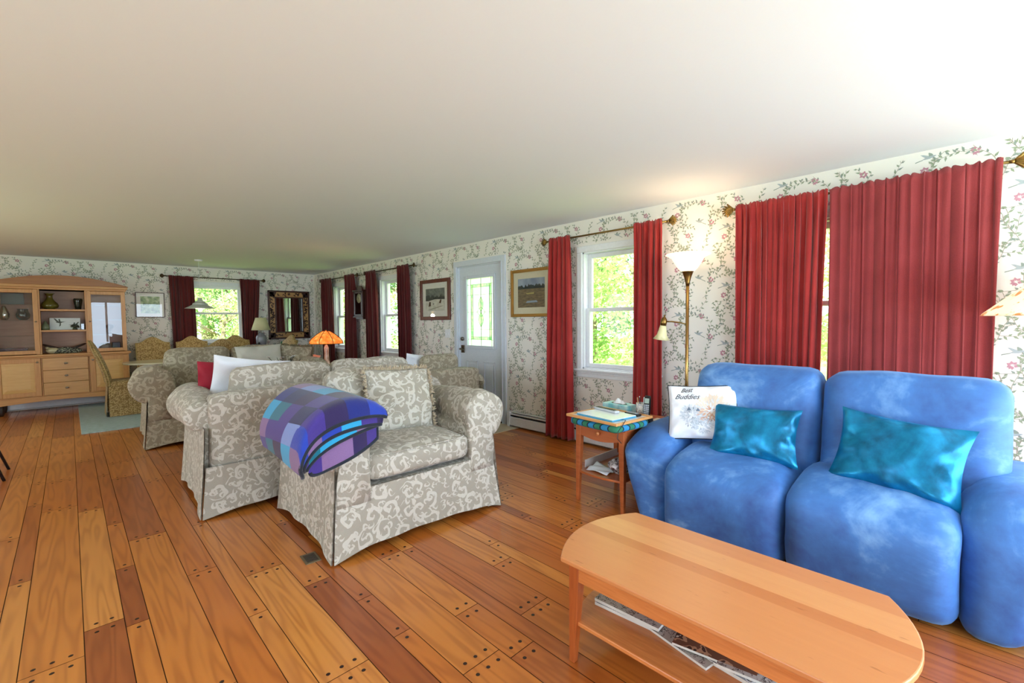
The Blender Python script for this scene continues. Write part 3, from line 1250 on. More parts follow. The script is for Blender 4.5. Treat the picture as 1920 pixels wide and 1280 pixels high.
    for k in range(n_seat if seat is True else seat):
        m_ = n_seat if seat is True else seat
        cw = iw / m_
        drop = cush_drop[k] if k < len(cush_drop) else 0
        mb = MB()

        def fc(q):
            kx = (q.z - .55) / .45
            q.y += .09 * kx
            return q
        mb.soft((-iw / 2 + cw * (k + .5), D - .33, (.56 + cush_top - drop) / 2), (cw - .006, .19, cush_top - drop - .56), .07, (.0, .05, .02), 12, .018, k + 11, fn=fc)
        mb.build('back_cushion', mat, root, uv=True)
    return root


def pillow_pt(w_, h_, t_, u, v_, side, seed, pinch=.09, soft_=.45):
    """point on a scatter cushion, u,v in -1..1"""
    ex = 1 - pinch * (1 - v_ * v_)
    ey = 1 - pinch * (1 - u * u)
    x = u * w_ / 2 * ex
    y = v_ * h_ / 2 * ey
    th = t_ / 2 * (max(0, (1 - u ** 2)) * max(0, (1 - v_ ** 2))) ** soft_
    wr = noise.noise(Vector((x * 7, y * 7, seed * 5.3 + side))) * .18 * t_ * min(1, th / (t_ * .2) + .1)
    rad = .012 * math.sin(9 * math.atan2(v_, u) + seed) * max(0, 1 - abs(abs(max(abs(u), abs(v_))) - .85) * 6) * min(1, t_ / .1)
    return Vector((x, y, side * (th + (wr + rad) * (1 if th > 1e-5 else 0))))


def pillow(name, label, M_, w_, h_, t_, mat, seed=1, pinch=.09, n=26, cat='pillow', soft_=.45, piping=None, uv=False, group=None, fringe=None):
    mb = MB()
    for sd in (1, -1):
        mb.grid(lambda s, t: pillow_pt(w_, h_, t_, s * 2 - 1, t * 2 - 1, sd, seed, pinch, soft_), n, n, flip=(sd < 0))
    o = mb.build(name, mat, uv=uv)
    o.matrix_world = M_
    tag(o, label, cat, group)
    if piping:
        pts = []
        for k in range(4 * 16):
            e, q = divmod(k, 16)
            s = q / 16 * 2 - 1
            u, v_ = [(s, -1), (1, s), (-s, 1), (-1, -s)][e]
            pts.append(pillow_pt(w_, h_, t_, u, v_, 1, seed, pinch, soft_))
        mb = MB()
        mb.tube(pts, .004, 6, closed=True)
        mb.build('piping', piping, o)
    if fringe:
        rr = random.Random(seed)
        mb = MB()
        for k in range(520):
            e = rr.randrange(4)
            s = rr.uniform(-1, 1)
            u, v_ = [(s, -1), (1, s), (-s, 1), (-1, -s)][e]
            p = pillow_pt(w_, h_, t_, u * .99, v_ * .99, 1, seed, pinch, soft_)
            d = Vector((u if e in (1, 3) else rr.uniform(-.4, .4), v_ if e in (0, 2) else rr.uniform(-.4, .4), rr.uniform(-.9, .9))).normalized()
            q1 = p + d * .014
            q2 = q1 + Vector((rr.uniform(-.012, .012), rr.uniform(-.012, .012), rr.uniform(-.012, .012))) + d * .008
            mb.tube([p, q1, q2], [.004, .0045, .003], 5)
        f_ = mb.build('fringe', fringe, o)
        f_['kind'] = 'stuff'
    return o


LS = slip_sofa('loveseat', 'cream damask slipcovered loveseat with the plaid blanket on its arm', 'loveseat', (1.60, 2.445, 0), R(-2.5), 1.12, .97, 1, DAM, seat=True)
S2 = slip_sofa('sofa', 'damask slipcovered sofa standing with its back to the loveseat', 'sofa', (1.63, 4.62, 0), R(180 - 2.5), 1.88, .98, 2, DAM, back_top=.865, cush_top=1.01)
S3 = slip_sofa('sofa', 'taupe damask sofa facing the room, in front of the dining chairs', 'sofa', (1.47, 6.13, 0), R(-3), 1.78, 1.0, 2, DAM2, arm_top=.89, rf_=.205, cush_top=1.03, rear_out=.02)
AC = slip_sofa('armchair', 'taupe damask armchair by the entry door, seen from behind', 'armchair', (3.20, 5.10, 0), R(180 - 4), .86, .92, 1, DAM2, arm_top=.76, rf_=.15, back_top=.80, cush_top=.95)


def lean(cx, cy, cz, face_deg, tilt_deg, roll_deg=0):
    """matrix for an upright cushion: local z faces face_deg (world heading), leaning back by tilt"""
    a = R(face_deg)
    fwd = Vector((math.cos(a), math.sin(a), 0))
    zz = (fwd * math.cos(R(tilt_deg)) + Vector((0, 0, 1)) * math.sin(R(tilt_deg))).normalized()
    xx = Vector((0, 0, 1)).cross(zz).normalized()
    yy = zz.cross(xx)
    M0 = Matrix(((xx.x, yy.x, zz.x, cx), (xx.y, yy.y, zz.y, cy), (xx.z, yy.z, zz.z, cz), (0, 0, 0, 1)))
    return M0 @ Matrix.Rotation(R(roll_deg), 4, 'Z')


fr_m = fabric('tan fringe', 'a08e74', 'c2b196', .9)
fr_d = fabric('brown fringe', '5f5238', '857655', .9)
pillow('fringed_pillow', 'large square damask pillow with a fringe, on the loveseat seat', lean(1.70, 2.90, .785, -96, 17, -3), .50, .46, .20, DAM, 4, .05, uv=True, soft_=.35, fringe=fr_m)
white_f = fabric('white cotton', 'd8dde6', 'eceff4', .9)
pillow('throw_pillow', 'plain white pillow tucked behind the sofa back nearest the red pillow', lean(1.05, 4.20, .84, 82, 18, 9), .56, .48, .15, white_f, 6, .07)
pillow('throw_pillow', 'dark red pillow standing at the left arm of the sofa', lean(.93, 4.40, .82, 84, 12, 3), .42, .44, .12, fabric('crimson cotton', '8c1226', 'a81c34', .9), 7, .06)
pillow('throw_pillow', 'pale grey pillow on the taupe sofa, leaning on its back cushions', lean(1.75, 6.42, .86, -92, 16, 2), .54, .42, .14, fabric('pale grey plush', 'b4b3a8', 'cbcac0', .95), 8, .06)
pillow('throw_pillow', 'brown fringed pillow at the right end of the taupe sofa', lean(2.22, 6.50, .84, -100, 14, -6), .40, .40, .14, DAM2, 9, .05, uv=True, fringe=fr_d)
pillow('throw_pillow', 'added pillow in lamp-glow peach beside the orange glass lamp', lean(2.37, 6.60, .80, -110, 30, -20), .34, .30, .12, fabric('lamp glow peach', 'd79c86', 'ecb9a2', .9), 10, .06)  # added pillow; its peach colour stands in for lamplight on the sofa
pillow('throw_pillow', 'white pillow showing above the armchair back by the door', lean(2.98, 4.62, .79, 86, 12, 6), .40, .36, .12, white_f, 12, .08)

# ------------------------------------------------------------------ folded plaid blanket over the loveseat arm
pl = NT('plaid wool')
uv = pl.coord('UV')
sx = pl.n('SeparateXYZ')
pl.l(uv, sx.inputs[0])
ci = pl.math('FLOOR', pl.math('MULTIPLY', sx.outputs[0], 8.5))
cj = pl.math('FLOOR', pl.math('MULTIPLY', sx.outputs[1], 6.5))
cv = pl.n('CombineXYZ')
pl.l(ci, cv.inputs[0])
pl.l(cj, cv.inputs[1])
wn = pl.n('TexWhiteNoise', noise_dimensions='2D')
pl.l(cv.outputs[0], wn.inputs['Vector'])
cc = pl.ramp(wn.outputs['Value'], [(0, srgb('16267c')), (.14, srgb('2140b0')), (.28, srgb('2a1b50')), (.40, srgb('0b7288')), (.52, srgb('43308a')),
                                   (.64, srgb('2aa6d8')), (.74, srgb('8199d8')), (.82, srgb('16235c')), (.91, srgb('8a6a9c'))], 'CONSTANT')
fz = pl.noise(pl.coord(), 260, 2)
cc = pl.mix(pl.math('MULTIPLY', fz, .3), cc, srgb('10163c'))
pl.set(Base_Color=cc, Roughness=.95, Sheen_Weight=.3)
pl.bump(fz, .5, .004)
pl = pl.m
bind = fabric('black blanket binding', '0e1420', '1a2434', .9)
root = thing('plaid_blanket', 'folded blue and purple plaid wool blanket with black edging, over the loveseat arm', 'blanket', LS.location, R(-2.5))


def drape(s, t, lift, front, y1, s0, s1):
    """s runs over the arm from outside to the seat side; t from the front hem (hanging past the arm front) to the back"""
    a = s0 + (s1 - s0) * s
    cx_, cz = -.56 + .05, .85 - .175 - .008
    r_ = .185 + lift
    ang = R(198) - a
    y = -front + (y1 + front) * t
    if ang > R(-12):
        x_, z_ = cx_ + r_ * 1.05 * math.cos(ang), cz + r_ * math.sin(ang)
    else:
        ex = (R(-12) - ang) * .19
        x_, z_ = cx_ + r_ * 1.05 * math.cos(R(-12)) + ex * .25, cz + r_ * math.sin(R(-12)) - ex * .95
    if a < 0:
        z_ += a * .2
    over = max(0, -.02 - y)
    if over > 0:                                               # rolls over the front edge and hangs
        rb2 = .05
        if over < rb2 * PI / 2:
            y = -.02 - lift * .6 - rb2 * math.sin(over / rb2)
            z_ -= rb2 * (1 - math.cos(over / rb2))
        else:
            y = -.02 - lift * .6 - rb2 - .01 * math.sin(a * 4)
            z_ -= rb2 + (over - rb2 * PI / 2)
    wv = .006 * math.sin(a * 3 + t * 4 + lift * 60)
    return Vector((x_, y + .012 * math.sin(a * 2.2 + lift * 30), z_ + wv))


# (lift, hem drop at outside, middle, seat side, back edge, start, end)
layers = [(.014, (.16, .33, .17), .60, .35, 2.75), (.032, (.09, .23, .10), .62, .12, 2.75), (.050, (.07, .20, .12), .62, .05, 2.7), (.068, (.055, .165, .085), .66, -.05, 2.75)]
for li, (lift, hem, y1, s0, s1) in enumerate(layers):
    mb = MB()
    th = .016
    nu, nv = 44, 26

    def hemf(s):
        return hem[0] * (1 - s) * (1 - 2 * s) + 4 * hem[1] * s * (1 - s) + hem[2] * s * (2 * s - 1)
    top = lambda s, t: drape(s, t, lift + th, hemf(s), y1, s0, s1)
    bot = lambda s, t: drape(s, t, lift, hemf(s), y1, s0, s1)
    mb.grid(top, nu, nv, flip=True)
    mb.grid(bot, nu, nv)
    par = [(i / nu, j / nv) for j in range(nv + 1) for i in range(nu + 1)] * 2
    mb.grid(lambda s, t: top(s, 1).lerp(bot(s, 1), t), nu, 1)
    par += [(i / nu, 1) for j in range(2) for i in range(nu + 1)]
    mb.grid(lambda s, t: top(0, s).lerp(bot(0, s), t), nv, 1)
    par += [(0, i / nv) for j in range(2) for i in range(nv + 1)]
    mb.grid(lambda s, t: top(1, s).lerp(bot(1, s), t), nv, 1)
    par += [(1, i / nv) for j in range(2) for i in range(nv + 1)]
    mb.grid(lambda s, t: top(s, 0).lerp(bot(s, 0), t), nu, 1)
    par += [(i / nu, 0) for j in range(2) for i in range(nu + 1)]
    o = mb.build('fold', pl, root)
    ul = o.data.uv_layers.new(name='UVMap')
    for p in o.data.polygons:
        for q in p.loop_indices:
            ps, pt = par[o.data.loops[q].vertex_index]
            ul.data[q].uv = (ps * .72 + li * 1.37 + .2 * pt * .3, pt * .72 + li * .77 + .33)
    mb = MB()
    mb.tube([top(k / 44, 0).lerp(bot(k / 44, 0), .5) for k in range(45)], .0105, 8)
    if li == 0:
        mb.tube([top(1, k / 14).lerp(bot(1, k / 14), .5) for k in range(15)], .009, 8)
    mb.build('binding', bind, o)

# ------------------------------------------------------------------ blue reclining loveseat
BS = thing('reclining_loveseat', 'blue plush reclining loveseat with two bulging seats, behind the coffee table', 'sofa', (0, 0, 0))
def low(q):
    q.z -= .03 * max(0, 1 - q.z / .25)
    q.z = max(q.z, .006)
    return q


for k, (ya, yb) in enumerate(((.645, 1.30), (-.01, .64))):
    ym = (ya + yb) / 2
    mb = MB()

    def fs_(q):
        f = max(0, min(1, (3.0 - q.x) / .42))
        up = max(0, min(1, (q.z - .12) / .4))
        q.z -= .05 * f ** 2.2 * up
        if q.x < 2.85:
            q.x -= .045 * math.sin(max(0, min(1, (q.z - .02) / .55)) * PI)
            q.x += .03 * max(0, 1 - q.z / .12)
        q.z += .018 * math.sin(max(0, min(1, (q.x - 2.65) / .45)) * PI) * up
        return q
    mb.soft(((2.585 + 3.35) / 2, ym, .27), (.765, yb - ya - .004, .50), .085, (.012, .004, .02), 16, .008, k + 2, fn=lambda q: low(fs_(q)))
    mb.build('seat', BLUE, BS)
    mb = MB()

    def fbk(q):
        kz = (q.z - .5) / .5
        q.x += .12 * kz
        q.x += .012 * math.sin((q.z - .5) * 9)
        return q
    y0b, y1b = ((.588, 1.315), (-.165, .572))[k]
    mb.soft((3.10, (y0b + y1b) / 2, .74), (.27, y1b - y0b, .60), .085, (.03, .004, .012), 16, .009, k + 7, fn=fbk)
    mb.build('backrest', BLUE, BS)
for sg, y_in in ((1, 1.305), (-1, -.015)):
    mb = MB()

    def fa(q):
        d = max(0, (q.y - y_in) * sg)
        up = max(0, min(1, q.z / .55))
        q.y += sg * .15 * (up ** 1.2 - .45) * min(1, d / .2)
        f = max(0, min(1, (2.98 - q.x) / .35))
        q.z -= .10 * f ** 2 * up
        if q.x < 2.9:
            q.x -= .02 * math.sin(up * PI)
        q.z += .02 * math.sin(max(0, min(1, d / .25)) * PI) * (up > .8)
        return q
    mb.soft((3.06, y_in + sg * .125, .305), (.86, .27, .58), .095, (.01, .01, .02), 16, .009, 20 + sg, fn=lambda q: low(fa(q)))
    mb.build('arm', BLUE, BS)
mb = MB()
mb.box((2.78, -.05, .015), (3.38, 1.36, .12))
mb.build('base', plain('dark blue base', '1d2f5c', .9), BS)

pillow('lumbar_pillow', 'shiny teal velvet pillow on the seat next to the printed pillow', lean(2.90, .885, .665, 183, 24, 1), .49, .34, .16, TEAL, 21, .10, n=30)
pillow('lumbar_pillow', 'shiny teal velvet pillow on the seat nearest the lamp', lean(2.87, .225, .675, 176, 22, -5), .52, .39, .18, TEAL, 22, .10, n=30)
PW = lean(2.94, 1.205, .742, 197, 20, 4)
wp = fabric('white printed cotton', 'dfe4ee', 'f2f4f8', .85, 60, .1, .1)
PP = pillow('printed_pillow', 'white pillow with a sleeping kitten and puppy print and black script', PW, .43, .36, .13, wp, 23, .05, n=30, piping=plain('dark piping', '2a2c34', .8))


def on_pillow(x, y, e=.0015):
    u, v_ = x / (.43 / 2), y / (.36 / 2)
    for _ in range(4):
        q = pillow_pt(.43, .36, .13, u, v_, 1, 23, .05, .45)
        u += (x - q.x) / (.43 / 2)
        v_ += (y - q.y) / (.36 / 2)
        u = max(-.98, min(.98, u))
        v_ = max(-.98, min(.98, v_))
    q = pillow_pt(.43, .36, .13, u, v_, 1, 23, .05, .45)
    return (q.x, q.y, q.z + e)


def strokes(mb, cx_, cy_, rx, ry, n, L, wd, dir_fn, seed, mi=0):
    rr = random.Random(seed)
    for _ in range(n):
        a, q = rr.uniform(0, 2 * PI), math.sqrt(rr.random())
        x, y = cx_ + rx * q * math.cos(a), cy_ + ry * q * math.sin(a)
        d = dir_fn(x, y) + rr.uniform(-.4, .4)
        l_ = L * rr.uniform(.6, 1.2)
        c_, s_ = math.cos(d), math.sin(d)
        pts = [(x, y), (x + c_ * l_ * .5 - s_ * wd, y + s_ * l_ * .5 + c_ * wd), (x + c_ * l_, y + s_ * l_), (x + c_ * l_ * .5 + s_ * wd, y + s_ * l_ * .5 - c_ * wd)]
        mb.add([on_pillow(px, py, .001 + rr.random() * .001) for px, py in pts], [(0, 1, 2, 3)], mi=mi)


mb = MB()
rad = lambda cx_, cy_: (lambda x, y: math.atan2(y - cy_, x - cx_))
strokes(mb, .07, .03, .085, .06, 240, .03, .004, rad(.06, .0), 1, 0)
strokes(mb, .04, -.02, .05, .04, 90, .025, .004, rad(.06, .0), 2, 1)
mb.build('puppy_print', [plain('puppy cream', 'e6d6c4', .9), plain('puppy tan', 'd0a288', .9)], PP)
mb = MB()
strokes(mb, -.05, -.02, .07, .05, 200, .024, .003, rad(-.05, -.03), 3, 0)
strokes(mb, .0, -.09, .06, .04, 150, .022, .003, rad(0, -.1), 4, 0)
strokes(mb, -.03, -.05, .08, .06, 70, .02, .0016, rad(-.05, -.03), 5, 1)
for ex in (-.075, -.02):
    mb.add([on_pillow(ex + a * .014, -.02 + b * .014 + ex * -.1, .003) for a, b in ((-1, 1), (0, 2.6), (1, 1))], [(0, 1, 2)], mi=1)
mb.build('kitten_print', [plain('kitten grey', 'c9d3de', .9), plain('kitten stripe', '6c7c90', .9)], PP)


def text_mesh(body, size, place, mat, name, parent, shear=.35, subdiv=True):
    c = bpy.data.curves.new('lettering', 'FONT')
    c.body = body
    c.size = size
    c.shear = shear
    c.resolution_u = 3
    to = bpy.data.objects.new('lettering', c)
    COL.objects.link(to)
    dg_ = bpy.context.evaluated_depsgraph_get()
    me = bpy.data.meshes.new_from_object(to.evaluated_get(dg_))
    bpy.data.objects.remove(to)
    bm = bmesh.new()
    bm.from_mesh(me)
    bmesh.ops.triangulate(bm, faces=list(bm.faces))
    if subdiv:
        bmesh.ops.subdivide_edges(bm, edges=[e for e in bm.edges if e.calc_length() > .008], cuts=2)
    for v in bm.verts:
        v.co = Vector(place(v.co.x, v.co.y))
    bm.to_mesh(me)
    bm.free()
    me.materials.clear()
    me.materials.append(mat)
    o_ = bpy.data.objects.new(name, me)
    COL.objects.link(o_)
    o_.parent = parent
    return o_


ink = plain('black ink', '1c1c22', .8)
text_mesh('Best', .042, lambda x, y: on_pillow(x - .13, y + .125, .002), ink, 'script_lettering', PP, .5)
text_mesh('Buddies', .048, lambda x, y: on_pillow(x - .165, y + .078, .002), ink, 'script_lettering', PP, .5)

# ------------------------------------------------------------------ coffee table
CT = thing('coffee_table', 'long cherry wood coffee table with bowed ends and a lower shelf', 'coffee table', (1.615, .622, 0))


def racetrack(hw, hl, bow, n=14):
    """straight long sides (x = +-hw) and bowed ends"""
    pts = []
    for e in (1, -1):
        for k in range(n + 1):
            s = k / n * 2 - 1
            pts.append((-e * s * hw if e == 1 else -e * s * hw, e * (hl - bow * s * s)))
    # order: right-end arc from +hw to -hw, then the other back
    a = [(hw - 2 * hw * k / n, hl - bow * (1 - 2 * k / n) ** 2) for k in range(n + 1)]
    b = [(-x_, -y_) for x_, y_ in a]
    return a + b


ct_top = NT('cherry table top')
v = ct_top.coord()
bd = ct_top.math('FLOOR', ct_top.math('MULTIPLY_ADD', ct_top.n('SeparateXYZ').outputs[0], 1., 0.))
sep = [n_ for n_ in ct_top.t.nodes if n_.bl_idname == 'ShaderNodeSeparateXYZ'][0]
ct_top.l(v, sep.inputs[0])
bd = ct_top.ramp(ct_top.math('ADD', sep.outputs[0], .5), [(0, srgb('d28c55')), (.40, srgb('d28c55')), (.47, srgb('c67d48')), (.535, srgb('dc9c62')), (.67, srgb('d08a54'))], 'CONSTANT')
gr = ct_top.noise(ct_top.mapping(v, (18, 1.6, 1)), 2., 5, .6, .7)
cc = ct_top.mix(ct_top.math('MULTIPLY', gr, .38), bd, srgb('b06434'))
sp_ = ct_top.noise(ct_top.mapping(v, (60, 12, 1)), 1., 2)
cc = ct_top.mix(ct_top.ramp(sp_, [(.70, (0, 0, 0, 1)), (.76, (.5, .5, .5, 1))]), cc, srgb('93501f'))
ct_top.set(Base_Color=cc, Roughness=.33, Coat_Weight=.2, Coat_Roughness=.2)
ct_top = ct_top.m
mb = MB()
mb.prism(racetrack(.285, .566, .10), .412, .432)
bevel(mb.build('table_top', ct_top, CT), .005, 3)
mb = MB()
for sg in (1, -1):
    mb.box((sg * .225, -.44, .335), (sg * .243, .44, .412))
    mb.box((-.235, sg * .425, .335), (.235, sg * .443, .412))
mb.build('apron', cherry, CT)
for sx_ in (1, -1):
    for sy_ in (1, -1):
        mb = MB()
        x1, y1 = sx_ * .248, sy_ * .455
        x0, y0 = sx_ * .205, sy_ * .412
        vs = [(x0, y0, .412), (x1, y0, .412), (x1, y1, .412), (x0, y1, .412), (x0, y0, .3), (x1, y0, .3), (x1, y1, .3), (x0, y1, .3),
              (x0 + sx_ * .018, y0 + sy_ * .018, 0), (x1, y0 + sy_ * .018, 0), (x1, y1, 0), (x0 + sx_ * .018, y1, 0)]
        fs = [(0, 1, 2, 3), (0, 4, 5, 1), (1, 5, 6, 2), (2, 6, 7, 3), (3, 7, 4, 0), (4, 8, 9, 5), (5, 9, 10, 6), (6, 10, 11, 7), (7, 11, 8, 4), (8, 11, 10, 9)]
        mb.add(vs, fs)
        bevel(mb.build('leg', cherry_d, CT), .003)
mb = MB()
mb.prism(racetrack(.235, .50, .06), .150, .168)
bevel(mb.build('lower_shelf', cherry, CT), .004)

# magazines and papers on its lower shelf
def rnd_cols(t, v):
    return t


def mag_mat(name, base, accents, scale=22):
    if name in MATS:
        return MATS[name]
    t = NT(name)
    v = t.coord()
    f = t.noise(v, scale, 2, .5)
    stops = [(0, srgb(base)), (.52, srgb(base))] + [(.54 + .06 * i, srgb(c)) for i, c in enumerate(accents)]
    t.set(Base_Color=t.ramp(f, stops, 'CONSTANT'), Roughness=.35)
    MATS[name] = t.m
    return t.m


paper_m = plain('paper edges', 'dcd8d0', .8)


def magazine(name, label, cat, loc, rz, w_, h_, th, cover, curl=0, droop=0, group=None):
    root = thing(name, label, cat, loc, rz, group)
    f = lambda s, t, z: (-w_ / 2 + w_ * s, -h_ / 2 + h_ * t, z + curl * (s ** 3) + droop * t * t)
    mb = MB()
    mb.grid(lambda s, t: f(s, t, th), 10, 6, smooth=True)
    mb.grid(lambda s, t: f(s, t, 0), 10, 6, flip=True)
    mb.build('cover', cover, root)
    mb = MB()
    mb.grid(lambda s, t: f(s, 0, th * t), 10, 1)
    mb.grid(lambda s, t: f(s, 1, th * t), 10, 1, flip=True)
    mb.grid(lambda s, t: f(0, s, th * t), 6, 1, flip=True)
    mb.grid(lambda s, t: f(1, s, th * t), 6, 1)
    mb.build('pages', paper_m, root)
    return root


ZS = .169
mm1 = mag_mat('newsprint', 'b5aea6', ['5c5048', 'c9c2ba', '3f3a38'], 60)
mm2 = mag_mat('brown cover', '6b4630', ['b89070', '3a2418', 'd8d0c4'], 20)
mm3 = mag_mat('grey cover', '8d9096', ['e0e0e0', '50545c', 'b0a090'], 30)
bl = NT('glossy blue cover')
bl.l(bl.ramp(bl.noise(bl.coord(), 6, 2), [(.35, srgb('173a8c')), (.5, srgb('3f8ade')), (.65, srgb('9fd0f0'))]), bl.b.inputs['Base Color'])
bl.set(Roughness=.15)
G = 'magazines on the coffee table shelf'
magazine('magazine', 'grey magazine at the bottom of the pile nearest the table leg', 'magazine', (1.63, .93, ZS), R(4), .21, .27, .012, mm3)
magazine('magazine', 'black and cream magazine on top of the pile nearest the table leg', 'magazine', (1.63, .925, ZS + .013), R(2), .21, .28, .012, mm1)
magazine('magazine', 'folded newsprint magazine with a curled edge, mid shelf', 'magazine', (1.62, .70, ZS), R(-12), .22, .28, .009, mm1, .03)
magazine('magazine', 'brown picture magazine with a white bar label', 'magazine', (1.63, .60, ZS + .014), R(10), .21, .27, .008, mm2, .02)
magazine('magazine', 'grey magazine lying flat beside the blue booklet', 'magazine', (1.62, .46, ZS), R(-5), .21, .26, .012, mm3)
magazine('magazine', 'newsprint magazine lying on the grey one beside the blue booklet', 'magazine', (1.63, .455, ZS + .013), R(9), .20, .25, .009, mm1)
magazine('booklet', 'glossy blue booklet on the lower shelf', 'booklet', (1.51, .27, ZS), R(-14), .19, .15, .015, bl.m)

# ------------------------------------------------------------------ side table with lap tray
ST = thing('side_table', 'small cherry wood side table with one drawer, between the window and the blue sofa', 'side table', (2.96, 1.84, 0))
mb = MB()
pts = [(-.30, -.235), (.30, -.235), (.30, .235), (-.30, .235)]
mb.box((-.30, -.235, .585), (.30, .235, .603))
bevel(mb.build('table_top', cherry_x, ST), .005, 3)
for sx_ in (1, -1):
    for sy_ in (1, -1):
        mb = MB()
        x1, y1 = sx_ * .275, sy_ * .205
        x0, y0 = x1 - sx_ * .042, y1 - sy_ * .042
        vs = [(x0, y0, .585), (x1, y0, .585), (x1, y1, .585), (x0, y1, .585), (x0, y0, .45), (x1, y0, .45), (x1, y1, .45), (x0, y1, .45),
              (x0 + sx_ * .016, y0 + sy_ * .016, 0), (x1, y0 + sy_ * .016, 0), (x1, y1, 0), (x0 + sx_ * .016, y1, 0)]
        fs = [(0, 1, 2, 3), (0, 4, 5, 1), (1, 5, 6, 2), (2, 6, 7, 3), (3, 7, 4, 0), (4, 8, 9, 5), (5, 9, 10, 6), (6, 10, 11, 7), (7, 11, 8, 4), (8, 11, 10, 9)]
        mb.add(vs, fs)
        bevel(mb.build('leg', cherry_x, ST), .003)
mb = MB()
mb.box((-.235, -.198, .49), (.235, -.18, .585))
mb.box((-.235, .18, .49), (.235, .198, .585))
mb.box((.245, -.165, .49), (.263, .165, .585))
mb.build('apron', cherry_x, ST)
mb = MB()
nA = 12
poly = [(-.163, .585), (.163, .585)] + [(.163 - .326 * k / nA, .50 - .022 * math.sin(PI * k / nA)) for k in range(nA + 1)]
mb.prism(poly, -.27, -.255, 'X')
dr = mb.build('drawer', cherry_x, ST)
mb = MB()
mb.lathe([(.006, 0), (.007, .01), (.014, .018), (.013, .026), (.006, .03), (0, .031)], 14, Matrix.Translation((-.27, 0, .54)) @ Matrix.Rotation(R(-90), 4, 'Y'))
mb.build('knob', cherry, dr)
mb = MB()
pa = [(-.27 - .03 * math.sin(PI * k / 10), -.20 + .40 * k / 10) for k in range(11)]
mb.prism(pa + [(.27, .20), (.27, -.20)], .215, .232)
bevel(mb.build('lower_shelf', cherry_x, ST), .004)
mb = MB()
mb.box((-.20, .17, .233), (.26, .178, .29))
mb.build('tray_rim', plain('pale inner rim', 'ded8d4', .6), ST)

# lap tray with plaid cushion
LT = thing('lap_tray', 'white lap tray with a wooden rim and a blue and green tartan cushion underneath', 'lap tray', (2.70, 1.765, .604), R(-6))
tar = NT('tartan')
v = tar.coord()
sx = tar.n('SeparateXYZ')
tar.l(v, sx.inputs[0])
fx = tar.math('FRACT', tar.math('MULTIPLY', sx.outputs[0], 9.))
fy = tar.math('FRACT', tar.math('MULTIPLY', sx.outputs[1], 9.))
base = tar.ramp(tar.math('FRACT', tar.math('MULTIPLY', tar.math('ADD', sx.outputs[0], sx.outputs[1]), 9.)), [(0, srgb('2a86b8')), (.42, srgb('141c34')), (.52, srgb('2f7a5c')), (.92, srgb('141c34'))], 'CONSTANT')
tar.set(Base_Color=base, Roughness=.9)
mb = MB()
mb.soft((0, 0, .0315), (.37, .42, .063), .028, (.012, .012, .0), 10, .005, 3)
mb.build('cushion', tar.m, LT)
mb = MB()
mb.box((-.19, -.215, .064), (.19, .215, .070))
mb.build('tray', plain('white laminate', 'eef1f4', .25), LT)
mb = MB()
for a, b in (((-.20, -.225, .062), (-.185, .225, .080)), ((.185, -.225, .062), (.20, .225, .080)), ((-.185, -.225, .062), (.185, -.210, .080)), ((-.185, .210, .062), (.185, .225, .080))):
    mb.box(a, b)
bevel(mb.build('rim', wood('light rim wood', 'c98a4c', 'dca468', 'Y', .4), LT), .003)
ZT = .604 + .0710
nb = thing('laptop', 'thin blue laptop with a white lid lying on the lap tray', 'laptop', (2.68, 1.775, ZT), R(-8))
mb = MB()
mb.box((-.125, -.165, 0), (.125, .165, .010), bev=.003)
mb.build('body', plain('sky blue shell', '4aa8d0', .3), nb)
mb = MB()
mb.box((-.123, -.163, .0105), (.123, .163, .016), bev=.002)
mb.build('lid', plain('white lid', 'e8f0f4', .25), nb)
cb = MB()
cb.tube([(2.64, 1.62, ZT + .006), (2.60, 1.57, ZT + .014), (2.54, 1.545, ZT + .008), (2.47, 1.545, .64), (2.45, 1.54, .60), (2.50, 1.54, .56)], .0025, 6)
tag(cb.build('power_cord', black), 'thin black cord hanging over the front of the lap tray', 'cord')


def remote(label, loc, rz, L, mat_b, mat_k):
    rt = thing('remote_control', label, 'remote control', loc, rz)
    mb = MB()
    mb.box((-.022, -L / 2, 0), (.022, L / 2, .016), bev=.005)
    mb.build('body', mat_b, rt)
    mb = MB()
    for i in range(int(L / .022)):
        for j in (-1, 0, 1):
            mb.box((j * .011 - .004, -L / 2 + .02 + i * .019, .016), (j * .011 + .004, -L / 2 + .032 + i * .019, .0185))
    mb.build('buttons', mat_k, rt)


remote('long silver remote control lying on the white laptop', (2.765, 1.83, ZT + .017), R(-12), .22, plain('silver plastic', 'c8ccd2', .35), black)
remote('short black remote control at the corner of the lap tray', (2.83, 1.65, ZT + .001), R(-12), .12, black, plain('grey keys', 'a8b0bc', .5))

# tissue box
tb = thing('tissue_box', 'aqua tissue box on the side table under the window', 'tissue box', (3.10, 1.93, .604), R(-7))
mb = MB()
mb.box((-.06, -.12, 0), (.06, .12, .085), bev=.003)
tx = NT('aqua carton')
tx.l(tx.ramp(tx.noise(tx.coord(), 14, 2), [(.4, srgb('7fd2da')), (.6, srgb('c8eef0'))]), tx.b.inputs['Base Color'])
mb.build('carton', tx.m, tb)
mb = MB()
mb.add([(.035 * math.cos(a * PI / 8), .075 * math.sin(a * PI / 8), .0855) for a in range(16)], [list(range(16))])
mb.build('slot', plain('dark slot', '545048', .9), tb)
mb = MB()
mb.grid(lambda s, t: (-.02 + .04 * s + .01 * math.sin(t * 6), -.05 + .1 * t, .085 + .035 * math.sin(PI * s) * math.sin(PI * t) * (1 + .3 * math.sin(t * 13))), 8, 10)
mb.build('tissue', white_p, tb)
